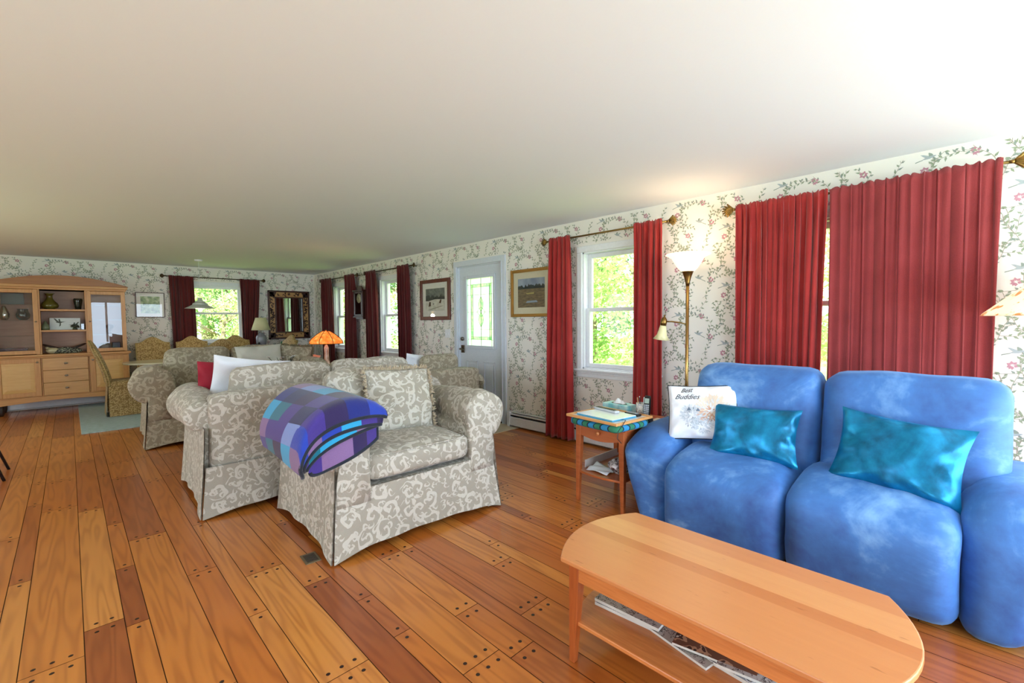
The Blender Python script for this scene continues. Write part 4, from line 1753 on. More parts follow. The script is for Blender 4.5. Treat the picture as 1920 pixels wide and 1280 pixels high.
# cup of pens wrapped in paper, small bottles
pc = thing('pencil_cup', 'paper wrapped cup stuffed with pens between tissue box and phone', 'pencil cup', (3.06, 1.71, .604))
mb = MB()
cupm = NT('printed cup')
cupm.l(cupm.ramp(cupm.noise(cupm.coord(), 40, 2), [(.42, srgb('e2e0da')), (.5, srgb('8d9ab0')), (.56, srgb('eae4dc'))], 'CONSTANT'), cupm.b.inputs['Base Color'])
mb.lathe([(.03, 0), (.036, .05), (.042, .12), (.038, .12), (.032, .02), (0, .01)], 18)
mb.build('cup', cupm.m, pc)
rr = random.Random(3)
for k in range(6):
    a = k * 1.05
    mb = MB()
    mb.tube([(.015 * math.cos(a), .015 * math.sin(a), .02), (.032 * math.cos(a), .032 * math.sin(a), .15 + rr.random() * .03)], .004, 6)
    mb.build('pen', [black, white_p, plain('tan pencil', 'c8a880', .6)][k % 3], pc)
for k, (c, x_, y_, h_) in enumerate((('c8324c', 2.985, 1.735, .035), ('2c2c30', 2.97, 1.70, .05), ('e4e4e4', 2.965, 1.672, .05))):
    nm = [('red', 'short'), ('black', 'slim'), ('white', 'slim')][k]
    mb = MB()
    mb.lathe([(.012, 0), (.013, h_ * .6), (.007, h_ * .75), (.008, h_), (0, h_)], 12)
    o = mb.build('small_bottle', plain('bottle ' + nm[0], c, .3), loc=(x_, y_, .604))
    tag(o, '%s %s bottle standing in front of the pencil cup' % (nm[1], nm[0]), 'bottle')
# phone in its charger
ph = thing('cordless_phone', 'black cordless phone standing in its charging cradle on the side table', 'telephone', (3.0, 1.635, .604), R(10))
mb = MB()
mb.box((-.045, -.035, 0), (.045, .035, .022), bev=.008)
mb.box((-.03, -.03, .02), (.02, .03, .04), bev=.006)
mb.build('cradle', black, ph)
Mh = Matrix.Translation((-.01, 0, .03)) @ Matrix.Rotation(R(12), 4, 'Y')
mb = MB()
mb.soft((0, 0, .08), (.026, .048, .165), .012, (.003, .002, .0), 6, M=Mh)
hs = mb.build('handset', black, ph)
mb = MB()
mb.box((-.0165, -.016, .105), (-.0135, .016, .14), Mh)
mb.build('screen', plain('pale screen', '9fb4a8', .2), hs)
mb = MB()
for i in range(6):
    for j in range(3):
        mb.box((-.0175, -.017 + j * .0125, .018 + i * .0135), (-.0135, -.008 + j * .0125, .027 + i * .0135), Mh)
mb.build('keypad', plain('grey keys light', 'c4ccd8', .5), hs)
mb = MB()
mb.box((-.055, -.035, 0), (.055, .035, .003))
o = mb.build('card', plain('cream card', 'e8ddd0', .7), loc=(3.10, 1.60, .604))
tag(o, 'small cream card beside the cordless phone', 'card')
# on the lower shelf
mb = MB()
mb.grid(lambda s, t: (-.07 + .14 * s, -.09 + .18 * t, .004 + .012 * math.sin(s * 5 + t * 3) ** 2 + .02 * s * t), 10, 10)
o = mb.build('paper_sheet', plain('white sheet', 'e6e8ee', .8), loc=(2.78, 1.88, .233))
tag(o, 'crumpled white sheet of paper on the lower shelf of the side table', 'paper')
o.modifiers.new('t', 'SOLIDIFY').thickness = .0015
foil = NT('crinkled plastic')
foil.l(foil.ramp(foil.noise(foil.coord(), 45, 3), [(.4, srgb('5c4a48')), (.5, srgb('9a9498')), (.6, srgb('d8d4d8'))]), foil.b.inputs['Base Color'])
foil.set(Roughness=.2, Metallic=.3)
foil.bump(foil.noise(foil.coord(), 60, 3), .8, .01)
mb = MB()
mb.soft((0, 0, .055), (.14, .12, .10), .05, (.01, .01, .01), 10, .03, 4)
o = mb.build('plastic_bag', foil.m, loc=(2.85, 1.76, .233))
tag(o, 'crinkled plastic bag of small things on the lower shelf of the side table', 'bag')
for k in range(3):
    mb = MB()
    mb.box((-.09, -.07, 0), (.09, .07, .022), bev=.003)
    o = mb.build('book', [plain('cream book', 'cfc9a8', .6), plain('grey book', '9aa6b4', .6), plain('pale blue book', 'b7ccd8', .6)][k], loc=(3.05, 1.70, .233 + k * .0225))
    o.rotation_euler = (0, 0, R(5 * k))
    tag(o, ['cream book at the bottom of the pile on the side table shelf', 'grey book in the middle of the pile on the side table shelf', 'pale blue book on top of the pile on the side table shelf'][k], 'book')

# ------------------------------------------------------------------ lamps
ivory_glow = shade_mat('glowing glass bowl', 'f6ead0', 'ffe9b8', 1.3)
FL = thing('floor_lamp', 'brass torchiere floor lamp with a lit glass bowl and a side reading arm', 'floor lamp', (3.68, 1.642, 0))
mb = MB()
mb.lathe([(.14, 0), (.14, .012), (.12, .022), (.03, .035), (.018, .05), (0, .05)], 32)
mb.build('base', brass, FL)
mb = MB()
mb.tube([(0, 0, .04), (0, 0, 1.66)], .0135, 16)
mb.build('pole', plain('polished brass', 'b08d55', .22, 1), FL)
mb = MB()
mb.lathe([(.014, 1.63), (.018, 1.66), (.028, 1.70), (.044, 1.745), (.05, 1.75), (.0, 1.75)], 28)
mb.build('socket_cup', brass, FL)
mb = MB()
mb.lathe([(.05, 1.75), (.075, 1.775), (.105, 1.82), (.13, 1.865), (.178, 1.888), (.175, 1.894), (.125, 1.872), (.1, 1.825), (.07, 1.782), (.045, 1.757)], 40)
mb.build('glass_bowl', ivory_glow, FL)
mb = MB()
mb.tube([(0, 0, 1.31), (-.02, .05, 1.325), (-.05, .11, 1.335), (-.07, .16, 1.335)], .006, 8)
mb.build('reading_arm', brass, FL)
mb = MB()
Mr = Matrix.Translation((-.075, .175, 1.30)) @ Matrix.Rotation(R(8), 4, 'X')
mb.lathe([(.024, 0), (.027, .03), (.024, .055), (.012, .072), (.006, .076), (.009, .088), (0, .095)], 20, Mr)
mb.build('lamp_cap', brass, FL)
mb = MB()
mb.lathe([(.025, .002), (.033, -.04), (.042, -.08), (.066, -.118), (.062, -.118), (.038, -.08), (.029, -.04), (.02, .0)], 28, Mr, wob=lambda a, z: 1 + (.05 * math.cos(6 * a) if z < -.1 else 0))
mb.build('bell_shade', plain('frosted ivory glass', 'e8dfae', .35), FL)
light('floor_lamp_light', 'POINT', (3.68, 1.642, 1.97), 3, (1, .74, .46), .06)
light('floor_lamp_glow', 'POINT', (3.68, 1.642, 1.83), .5, (1, .8, .55), .04)

# lamp at the right end
RL = thing('table_lamp', 'lit lamp with a wide scalloped cream shade, at the end of the blue sofa', 'lamp', (3.58, -.44, 0))
shm = shade_mat('cream printed shade', 'f3e2c8', 'ffe2b8', .75, ('c99a70', 18))
mb = MB()
nS = 10
mb.lathe([(.385, 1.358), (.375, 1.372), (.225, 1.52), (.085, 1.66), (.08, 1.66), (.222, 1.517), (.365, 1.372)], 60, wob=lambda a, z: 1 + .015 * math.cos(8 * a))
mb.build('lamp_shade', shm, RL)
mb = MB()
mb.lathe([(.15, 0), (.15, .015), (.03, .03), (.014, .06), (.014, 1.55), (0, 1.56)], 24)
mb.build('stand', brass_d, RL)
light('right_lamp_light', 'POINT', (3.58, -.44, 1.46), 9, (1, .82, .6), .06)

# patterned ottoman at the frame's edge
ot = thing('ottoman', 'grey and beige patterned ottoman beside the right arm of the blue sofa', 'ottoman', (2.93, -.56, 0))
OTM = damask('grey patterned cloth', '8d847c', 'a39a90', '5c5450', 9)
mb = MB()
mb.soft((0, 0, .30), (.50, .50, .20), .06, (.01, .01, .03), 10, .008, 5)
mb.build('cushion', OTM, ot, uv=True)
mb = MB()
mb.grid(lambda s, t: (math.cos(s * 2 * PI) * (.27 + .03 * t + .012 * math.sin(s * 90) * t), math.sin(s * 2 * PI) * (.27 + .03 * t + .012 * math.sin(s * 90) * t), .28 - .275 * t), 96, 6)
mb.build('skirt', OTM, ot, uv=True)

# orange glass lamp on an end table
ET = thing('end_table', 'small round end table under the orange glass lamp', 'end table', (2.66, 6.55, 0))
mb = MB()
mb.lathe([(0, .58), (.24, .58), (.245, .59), (.24, .60), (0, .60)], 32)
mb.build('table_top', mahog, ET)
mb = MB()
mb.lathe([(.16, 0), (.15, .02), (.03, .05), (.022, .3), (.03, .5), (.06, .58), (0, .58)], 20)
mb.build('pedestal', mahog, ET)
OL = thing('glass_lamp', 'table lamp with a glowing orange panelled glass shade', 'lamp', (2.66, 6.55, .60))
osh = NT('orange art glass')
oc = osh.ramp(osh.noise(osh.coord(), 22, 4), [(.35, srgb('e0601c')), (.55, srgb('f08434')), (.7, srgb('f8a85a'))])
osh.set(Base_Color=oc, Roughness=.3, Emission_Color=oc, Emission_Strength=.9)
mb = MB()
npan = 8
prof = [(.235, .445), (.238, .475), (.205, .52), (.13, .58), (.06, .622), (.045, .625)]
mb.lathe(prof + [(.04, .62), (.055, .615), (.125, .572), (.2, .512), (.228, .472), (.226, .448)], npan * 4, wob=lambda a, z: 1 - .03 * abs(math.sin(a * npan / 2)))
mb.build('lamp_shade', osh.m, OL)
mb = MB()
for k in range(npan):
    a = (k + .0) * 2 * PI / npan
    mb.tube([(r_ * math.cos(a) * 1.008, r_ * math.sin(a) * 1.008, z_ + .002) for r_, z_ in prof], .004, 6)
mb.tube([(.237 * math.cos(a * PI / 16), .237 * math.sin(a * PI / 16), .445) for a in range(32)], .004, 6, closed=True)
mb.lathe([(.012, .625), (.014, .64), (.004, .66), (0, .665)], 10)
mb.build('lead_strips', brass_d, OL)
mb = MB()
mb.lathe([(.07, 0), (.085, .02), (.088, .06), (.06, .12), (.038, .2), (.03, .3), (.034, .38), (.02, .42), (0, .43)], 24, wob=lambda a, z: 1 + .04 * math.cos(6 * a))
gb = NT('blown glass base')
gb.l(gb.ramp(gb.noise(gb.mapping(gb.coord(), (14, 14, 4)), 2, 3), [(.35, srgb('8c5a44')), (.5, srgb('d9b8a4')), (.65, srgb('f4e6dc'))]), gb.b.inputs['Base Color'])
gb.set(Roughness=.1)
mb.build('glass_base', gb.m, OL)
light('orange_lamp_light', 'POINT', (2.66, 6.55, 1.12), 5, (1, .55, .25), .04)

# coffee table between the two sofas with flowers
T2 = thing('low_table', 'low dark wooden table between the two facing sofas', 'coffee table', (1.62, 5.30, 0))
mb = MB()
mb.box((-.45, -.28, .42), (.45, .28, .45))
bevel(mb.build('table_top', mahog, T2), .004)
for sx_ in (1, -1):
    for sy_ in (1, -1):
        mb = MB()
        mb.box((sx_ * .42, sy_ * .25, 0), (sx_ * .37, sy_ * .20, .42))
        mb.build('leg', mahog, T2)
FW_ = thing('flower_vase', 'white blossoms with dark leaves rising behind the sofa back', 'flowers', (1.66, 5.25, .45))
mb = MB()
mb.lathe([(.05, 0), (.07, .05), (.06, .14), (.035, .2), (.045, .24), (0, .24)], 20)
mb.build('vase', plain('white china', 'e6e6e2', .2), FW_)
rr = random.Random(8)
ms, mlf, mfl = MB(), MB(), MB()
for k in range(16):
    a = rr.uniform(0, 2 * PI)
    r_ = rr.uniform(.05, .2)
    tip = Vector((r_ * math.cos(a), r_ * .6 * math.sin(a), rr.uniform(.44, .54)))
    ms.tube([(0, 0, .2), (tip.x * .4, tip.y * .4, tip.z * .8), tip], .003, 5)
    for q in range(4):
        b = a + rr.uniform(-1, 1)
        p = Vector((0, 0, .2)).lerp(tip, rr.uniform(.6, 1))
        d = Vector((math.cos(b), math.sin(b), rr.uniform(-.2, .5))) * .05
        n_ = Vector((-math.sin(b), math.cos(b), 0)) * .012
        mlf.add([p, p + d * .5 + n_, p + d, p + d * .5 - n_], [(0, 1, 2, 3)])
    if k % 2 == 0:
        for q in range(6):
            b = q * PI / 3
            d = Vector((math.cos(b), math.sin(b), .4)) * .028
            n_ = Vector((-math.sin(b), math.cos(b), 0)) * .011
            mfl.add([tip, tip + d * .5 + n_, tip + d, tip + d * .5 - n_], [(0, 1, 2, 3)])
ms.build('stem', plain('dark stem', '26301f', .7), FW_)
mlf.build('leaves', plain('dark leaf', '27331f', .6), FW_)
mfl.build('blossoms', plain('white petal', 'f0f0f4', .6), FW_)

# ------------------------------------------------------------------ oak display cabinet
HC = thing('display_cabinet', 'tall oak display cabinet with arched top, glass doors and drawers', 'cabinet', (-.055, 9.95, 0))
hwid, dep = .76, .48
yU = .04                                                       # upper case sits a little back


def B(name, mat, boxes, parent=HC, bv=.0025):
    m_ = MB()
    for a, b in boxes:
        m_.box(a, b)
    o_ = m_.build(name, mat, parent)
    if bv:
        bevel(o_, bv)
    return o_


B('lower_case', oak, [((-hwid, .02, .24), (hwid, .50, .26)), ((-hwid, .02, .24), (-hwid + .02, .50, .86)), ((hwid - .02, .02, .24), (hwid, .50, .86)),
                      ((-hwid, .46, .24), (hwid, .50, .86)), ((-.272, .015, .24), (-.258, .5, .86)), ((.258, .015, .24), (.272, .5, .86)),
                      ((-hwid, .0, .84), (hwid, .03, .865)), ((-hwid - .0, .0, .24), (-hwid + .012, .03, .86)), ((hwid - .012, 0, .24), (hwid, .03, .86))])
m_ = MB()
poly = [(-hwid, .245), (hwid, .245), (hwid, .15)] + [(hwid - .06 - (2 * hwid - .12) * k / 20, .15 + .035 * math.sin(PI * k / 20)) for k in range(21)] + [(-hwid, .15)]
m_.prism(poly, 0, .02, 'Y')
bevel(m_.build('plinth_rail', oak, HC), .002)
for sx_ in (1, -1):
    for y_ in (.03, .46):
        m_ = MB()
        m_.lathe([(.02, 0), (.03, .04), (.034, .1), (.03, .15), (0, .15)], 14, Matrix.Translation((sx_ * (hwid - .06), y_, 0)))
        m_.build('foot', plain('dark foot', '2c1a12', .5), HC)
B('counter', oak, [((-hwid - .03, -.025, .865), (hwid + .03, .52, .895)), ((-hwid - .015, -.012, .855), (hwid + .015, .52, .865))], bv=.006)


def panel_door(x0, x1, z0, z1, y, knob_x, knob_z):
    m_ = MB()
    s_ = .065
    m_.box((x0, y, z0), (x0 + s_, y + .02, z1))
    m_.box((x1 - s_, y, z0), (x1, y + .02, z1))
    m_.box((x0 + s_, y, z0), (x1 - s_, y + .02, z0 + s_))
    m_.box((x0 + s_, y, z1 - s_), (x1 - s_, y + .02, z1))
    d = bevel(m_.build('cabinet_door', oak_v, HC), .003)
    m_ = MB()
    a, b, c, e = x0 + s_, x1 - s_, z0 + s_, z1 - s_
    vs = [(a, y + .012, c), (b, y + .012, c), (b, y + .012, e), (a, y + .012, e), (a + .05, y + .003, c + .05), (b - .05, y + .003, c + .05), (b - .05, y + .003, e - .05), (a + .05, y + .003, e - .05)]
    m_.add(vs, [(4, 5, 6, 7), (0, 1, 5, 4), (1, 2, 6, 5), (2, 3, 7, 6), (3, 0, 4, 7)])
    m_.build('raised_panel', oak_pale, d)
    m_ = MB()
    m_.lathe([(.005, 0), (.006, .012), (.014, .02), (.013, .028), (0, .032)], 14, Matrix.Translation((knob_x, y, knob_z)) @ Matrix.Rotation(R(90), 4, 'X'))
    m_.build('knob', steel, d)


panel_door(-hwid + .014, -.275, .262, .838, .0, -.31, .78)
panel_door(.275, hwid - .014, .262, .838, .0, .31, .78)
for k in range(3):
    z0 = .262 + k * .193
    m_ = MB()
    m_.box((-.255, -.002, z0), (.255, .018, z0 + .188))
    d = bevel(m_.build('drawer', wood('oak drawer', 'bd8a4c', 'd2a062', 'X', .45), HC), .003)
    m_ = MB()
    m_.lathe([(.005, 0), (.006, .012), (.016, .02), (.015, .028), (0, .033)], 14, Matrix.Translation((0, -.002, z0 + .1)) @ Matrix.Rotation(R(90), 4, 'X') @ Matrix.Diagonal((1.4, 1, 1, 1)))
    m_.build('knob', steel, d)
# upper case
zt = 1.915
B('upper_case', oak_v, [((-hwid + .015, yU, .895), (-hwid + .04, .5, zt)), ((hwid - .04, yU, .895), (hwid - .015, .5, zt)),
                        ((-.275, yU, .895), (-.255, .48, zt)), ((.255, yU, .895), (.275, .48, zt)), ((-hwid + .015, yU, zt - .02), (hwid - .015, .5, zt)),
                        ((-.31, yU - .002, .895), (-.25, yU + .018, zt)), ((.25, yU - .002, .895), (.31, yU + .018, zt))])
B('back_panel', oak_in, [((-hwid + .02, .47, .895), (hwid - .02, .49, zt))])
B('cornice', oak, [((-hwid - .0, yU - .02, 1.895), (hwid + .0, .5, 1.925)), ((-hwid - .02, yU - .05, 1.925), (hwid + .02, .5, 1.965))], bv=.004)
m_ = MB()
n = 30
poly = [(-hwid - .03, 1.965)] + [(-hwid - .03 + (2 * hwid + .06) * k / n, 1.972 + .145 * math.sin(PI * k / n) ** .9) for k in range(n + 1)] + [(hwid + .03, 1.965)]
m_.prism(poly, yU - .06, yU - .03, 'Y')
bevel(m_.build('arched_crest', oak_dark, HC), .003)
for z_ in (1.24, 1.565):
    B('shelf', oak, [((-.255, yU + .01, z_), (.255, .47, z_ + .028))])
shg = glassy('glass shelf', (.9, .96, .93, 1))
for sg in (-1, 1):
    for z_ in (1.18, 1.42, 1.66):
        m_ = MB()
        m_.box((sg * .275, yU + .04, z_), (sg * (hwid - .04), .46, z_ + .006))
        m_.build('glass_shelf', shg, HC)
    x0, x1 = sorted((sg * .27, sg * (hwid - .015)))
    m_ = MB()
    s_ = .055
    z0, z1 = .905, 1.89
    m_.box((x0, yU - .02, z0), (x0 + s_, yU, z1))
    m_.box((x1 - s_, yU - .02, z0), (x1, yU, z1))
    m_.box((x0 + s_, yU - .02, z0), (x1 - s_, yU, z0 + s_))
    m_.box((x0 + s_, yU - .02, z1 - s_), (x1 - s_, yU, z1))
    d = bevel(m_.build('glass_door', oak_v, HC), .003)
    m_ = MB()
    m_.box((x0 + s_, yU - .012, z0 + s_), (x1 - s_, yU - .008, z1 - s_))
    m_.build('pane', glassy('cabinet glass', (1, 1, 1, 1), 1.5), d)
    m_ = MB()
    m_.lathe([(.004, 0), (.005, .01), (.011, .017), (.010, .024), (0, .027)], 12, Matrix.Translation((sg * .30, yU - .02, 1.40)) @ Matrix.Rotation(R(90), 4, 'X'))
    m_.build('knob', steel, d)

# things inside it
gx, gy = HC.location.x, HC.location.y
olive = plain('olive glaze', '5c5420', .12)
darkg = plain('dark glaze', '23261e', .12)
m_ = MB()
m_.lathe([(.05, 0), (.095, .03), (.103, .06), (.09, .095), (.055, .135), (.036, .175), (.034, .215), (.05, .24), (.064, .25), (.058, .25), (.03, .21), (0, .2)], 32)
tag(m_.build('vase', olive, loc=(gx - .145, gy + .2, 1.593)), 'olive green vase with a wide belly on the top open shelf', 'vase')
m_ = MB()
m_.lathe([(.035, 0), (.042, .05), (.052, .12), (.056, .16), (.05, .178), (.044, .178), (.03, .05), (0, .04)], 24)
tag(m_.build('vase', darkg, loc=(gx + .175, gy + .2, 1.593)), 'small dark tapered vase at the right of the top open shelf', 'vase')
# bird picture tile on the middle shelf
bt = thing('picture_tile', 'white rectangular tile painted with two flying birds on the middle open shelf', 'picture', (gx + .015, gy + .22, 1.268))
m_ = MB()
m_.box((-.175, 0, 0), (.175, .012, .19), bev=.002)
m_.build('tile', plain('pale tile', 'c9cfc8', .3), bt)
m_ = MB()
for (bx, bz, f_, L_) in ((-.06, .12, 1, .10), (.10, .07, -1, .09)):
    def T(pts):
        return [(bx + f_ * u_ * L_, -.001, bz + v_ * L_) for u_, v_ in pts]
    m_.add(T([(-.5, .0), (-.1, .15), (.35, .1), (.7, .14), (.35, .0), (0, -.15)]), [(0, 1, 2, 3, 4, 5)])
    m_.add(T([(-.1, .1), (-.5, .6), (-.7, .62), (-.35, .05)]), [(0, 1, 2, 3)])
    m_.add(T([(.1, .1), (.0, .55), (-.15, .5), (-.1, .1)]), [(0, 1, 2, 3)])
    m_.add(T([(0, -.1), (-.1, -.7), (.1, -.5), (.12, -.1)]), [(0, 1, 2, 3)])
m_.build('painted_birds', plain('painted bird grey', '565a50', .7), bt)
fg = glassy('clear ornament glass', (.8, .9, .82, 1), 3)
m_ = MB()
m_.lathe([(.04, 0), (.05, .03), (.045, .07), (.02, .11), (.012, .14), (0, .145)], 14)
tag(m_.build('glass_figurine', plain('smoky green glass', '6f7a60', .1), loc=(gx - .205, gy + .15, 1.268)), 'smoky green glass figurine left of the bird tile', 'figurine')
m_ = MB()
rr = random.Random(2)
for k in range(16):
    a, b = rr.uniform(0, 2 * PI), rr.uniform(.1, 1.3)
    d = Vector((math.cos(a) * math.cos(b), math.sin(a) * math.cos(b), math.sin(b)))
    m_.tube([Vector((0, 0, .04)), Vector((0, 0, .04)) + d * .05], [.008, .016], 6)
m_.lathe([(.03, 0), (.03, .02), (.012, .04), (0, .05)], 12)
tag(m_.build('ornament', plain('dark speckled ornament', '3b4236', .3), loc=(gx + .125, gy + .1, 1.268)), 'dark spiky ornament in front of the bird tile', 'ornament')
m_ = MB()
m_.box((-.02, -.015, 0), (.02, .015, .10), bev=.004)
tag(m_.build('glass_block', glassy('glass block', (.75, .8, .72, 1), 2), loc=(gx + .215, gy + .2, 1.268)), 'small clear glass block at the right of the bird tile', 'ornament')
# bird carving with raised wings
ck = thing('loon_carving', 'carved loon with speckled back and raised brown wings on the bottom open shelf', 'carving', (gx - .0, gy + .18, .9))
m_ = MB()
m_.soft((.02, 0, .04), (.34, .11, .075), .035, (.01, .01, .02), 12, .004, 1, fn=lambda q: Vector((q.x, q.y * (1 - .5 * max(0, (q.x - .02) / .2)), q.z * (1 - .25 * abs(q.x) / .2))))
spk = NT('speckled feathers')
spk.l(spk.ramp(spk.noise(spk.coord(), 90, 1), [(.5, srgb('1c241e')), (.56, srgb('cfd4bc'))], 'CONSTANT'), spk.b.inputs['Base Color'])
m_.build('body', spk.m, ck)
m_ = MB()
m_.soft((-.14, -.01, .045), (.14, .09, .07), .03, (.01, .01, .01), 8)
m_.tube([(-.18, 0, .07), (-.21, 0, .09), (-.225, 0, .085)], [.03, .028, .012], 10)
m_.build('breast', plain('cream breast', 'c4bc98', .4), ck)
for sg, c in ((-1, 'left_wing'), (1, 'right_wing')):
    m_ = MB()
    m_.tube([(.0 + sg * .02, sg * .0, .05), (sg * .12, 0, .085), (sg * .23, 0, .135), (sg * .25, 0, .14)], [.022, .02, .014, .005], 8, Matrix.Diagonal((1, 1.6, 1, 1)))
    m_.build('wing', plain('dark brown wood', '33231a', .4), ck)
# left bay
m_ = MB()
m_.box((-.12, 0, 0), (.12, .05, .17), bev=.004)
tag(m_.build('storage_box', plain('dark green lacquer', '1f3a34', .25), loc=(gx - .54, gy + .24, 1.667)), 'dark green square box on the upper glass shelf', 'box')
m_ = MB()
m_.lathe([(.04, 0), (.07, .03), (.078, .08), (.06, .13), (.055, .15), (.062, .17), (.05, .17), (0, .1)], 24, wob=lambda a, z: 1 + .04 * math.cos(5 * a))
tag(m_.build('carved_jar', plain('carved black jar', '1a1c1b', .2), loc=(gx - .44, gy + .22, 1.427)), 'black carved jar behind the left glass door', 'jar')
m_ = MB()
m_.lathe([(.03, 0), (.055, .04), (.06, .09), (.04, .15), (.02, .2), (.016, .21), (0, .21)], 24)
tag(m_.build('pitcher', plain('silver pot', 'b4b8b0', .15, 1), loc=(gx - .63, gy + .22, 1.427)), 'silver pitcher behind the left glass door', 'pitcher')
bx = thing('jewel_box', 'dark red wooden box at the bottom behind the left glass door', 'box', (gx - .56, gy + .22, .897))
m_ = MB()
m_.box((-.15, -.09, 0), (.15, .09, .075), bev=.003)
m_.build('box_body', mahog, bx)
m_ = MB()
m_.box((-.155, -.095, .077), (.155, .095, .10), bev=.004)
m_.build('lid', mahog, bx)
# right bay
m_ = MB()
m_.lathe([(.03, 0), (.02, .03), (.022, .07), (.045, .11), (.05, .14), (.03, .16), (0, .165)], 14, wob=lambda a, z: 1 + .25 * math.cos(3 * a) * (z > .08))
tag(m_.build('carved_figure', plain('brown carving', '4a3018', .4), loc=(gx + .54, gy + .22, 1.187)), 'brown carved wooden figure behind the right glass door', 'figurine')
m_ = MB()
m_.soft((0, 0, .07), (.15, .1, .13), .04, (.01, .01, .01), 8, .02, 3)
tag(m_.build('stone_ornament', plain('grey stone', '7a746c', .5), loc=(gx + .48, gy + .2, .897)), 'grey stone ornament at the bottom behind the right glass door', 'ornament')
m_ = MB()
m_.box((-.05, -.06, 0), (.05, .06, .15), bev=.005)
tag(m_.build('storage_box', plain('dark navy box', '1b2130', .4), loc=(gx + .62, gy + .24, .897)), 'dark navy box behind the right glass door', 'box')

# ------------------------------------------------------------------ pictures, mirror, clock
def framed(name, label, axis, at, u0, u1, z0, z1, fmat, fw, mats, art, matc='e9e6dd', mw=.06, cat='picture', inner=None, tilt=0):
    M = wallM(axis, at)
    root = thing(name, label, cat)
    m_ = MB()
    for a, b in (((u0, .003, z0), (u0 + fw, .03, z1)), ((u1 - fw, .003, z0), (u1, .03, z1)), ((u0 + fw, .003, z0), (u1 - fw, .03, z0 + fw)), ((u0 + fw, .003, z1 - fw), (u1 - fw, .03, z1))):
        m_.box(a, b, M)
    bevel(m_.build('frame', fmat, root), .004)
    if inner:
        m_ = MB()
        q = .008
        a0, a1, c0, c1 = u0 + fw, u1 - fw, z0 + fw, z1 - fw
        for a, b in (((a0, .003, c0), (a0 + q, .022, c1)), ((a1 - q, .003, c0), (a1, .022, c1)), ((a0, .003, c0), (a1, .022, c0 + q)), ((a0, .003, c1 - q), (a1, .022, c1))):
            m_.box(a, b, M)
        m_.build('inner_lip', inner, root)
    m_ = MB()
    m_.box((u0 + fw, .002, z0 + fw), (u1 - fw, .010, z1 - fw), M)
    m_.build('mat_board', plain('mat board ' + matc, matc, .8), root)
    ax0, ax1, az0, az1 = u0 + fw + mw, u1 - fw - mw, z0 + fw + mw, z1 - fw - mw
    m_ = MB()
    for lay, (mi, poly) in enumerate(art):
        e = .0105 + .0002 * lay
        m_.add([M @ Vector((ax0 + (ax1 - ax0) * (1 - p[0] if axis == 'X' else p[0]), e, az0 + (az1 - az0) * p[1])) for p in poly], [list(range(len(poly)))], mi=mi)
    m_.build('painting', mats, root)
    m_ = MB()
    m_.box((u0 + fw, .016, z0 + fw), (u1 - fw, .018, z1 - fw), M)
    m_.build('glazing', glassy('picture glass', (1, 1, 1, 1), 1.4) if 'picture glass' not in MATS else MATS['picture glass'], root)
    return root


def ridge(y0, amp, seed, n=24, base=0, x0=0, x1=1):
    rr = random.Random(seed)
    pts = [(x0, base)] + [(x0 + (x1 - x0) * k / n, y0 + amp * rr.uniform(-1, 1)) for k in range(n + 1)] + [(x1, base)]
    return pts


sky_m = NT('painted dusk sky')
sky_m.l(sky_m.ramp(sky_m.noise(sky_m.coord(), 5, 3), [(.3, srgb('6f7f96')), (.7, srgb('a6b2bf'))]), sky_m.b.inputs['Base Color'])
fld = NT('painted brown field')
fld.l(fld.ramp(fld.noise(fld.mapping(fld.coord(), (1, 8, 30)), 2, 4), [(.3, srgb('4d3f2b')), (.6, srgb('7e6a48')), (.8, srgb('8f8258'))]), fld.b.inputs['Base Color'])
framed('framed_picture', 'gold framed landscape of a brown field under a grey sky', 'X', XR, 3.40, 4.075, 1.40, 1.985, gilt, .03,
       [sky_m.m, plain('painted trees', '2f3a33', .8), fld.m, plain('painted pond', '8f9fae', .6), plain('painted straw', 'a9985c', .8)],
       [(0, [(0, .6), (1, .6), (1, 1), (0, 1)]), (1, ridge(.76, .06, 3, base=.6)), (2, [(0, 0), (1, 0), (1, .64), (0, .64)]), (4, [(.3, .5), (.62, .52), (.6, .46), (.35, .45)]),
        (3, [(.35, .22), (.7, .24), (.75, .17), (.3, .16)])], 'd8cdb0', .085, inner=plain('gold lip', 'b98f4c', .35, .7))
snow = NT('painted snow')
snow.l(snow.ramp(snow.noise(snow.coord(), 12, 3), [(.3, srgb('b9b5a6')), (.6, srgb('dcd8ca'))]), snow.b.inputs['Base Color'])
dsk = NT('painted grey dusk')
dsk.l(dsk.ramp(dsk.noise(dsk.coord(), 20, 3), [(.3, srgb('4c504a')), (.7, srgb('757970'))]), dsk.b.inputs['Base Color'])
framed('framed_picture', 'dark wood framed snow scene with a rider, left of the entry door', 'X', XR, 5.36, 6.14, 1.375, 2.0, mahog_r, .055,
       [dsk.m, plain('painted dark pines', '2f332c', .8), snow.m, plain('painted rider', '4a3424', .8), plain('painted track', 'a39d8c', .8)],
       [(0, [(0, .45), (1, .45), (1, 1), (0, 1)]), (1, ridge(.66, .08, 5, base=.45)), (2, [(0, 0), (1, 0), (1, .5), (.5, .52), (0, .42)]),
        (3, [(.14, .2), (.2, .42), (.27, .4), (.28, .22)]), (3, [(.7, .35), (.78, .5), (.84, .48), (.8, .33)]), (3, [(.38, .28), (.42, .36), (.46, .3)]),
        (4, [(.1, .06), (.8, .22), (.95, .22), (.3, .05)])], 'e4e0d6', .085)
grn = NT('painted garden')
grn.l(grn.ramp(grn.noise(grn.coord(), 16, 4), [(.35, srgb('4f7044')), (.5, srgb('8aa868')), (.66, srgb('c8d4a8'))]), grn.b.inputs['Base Color'])
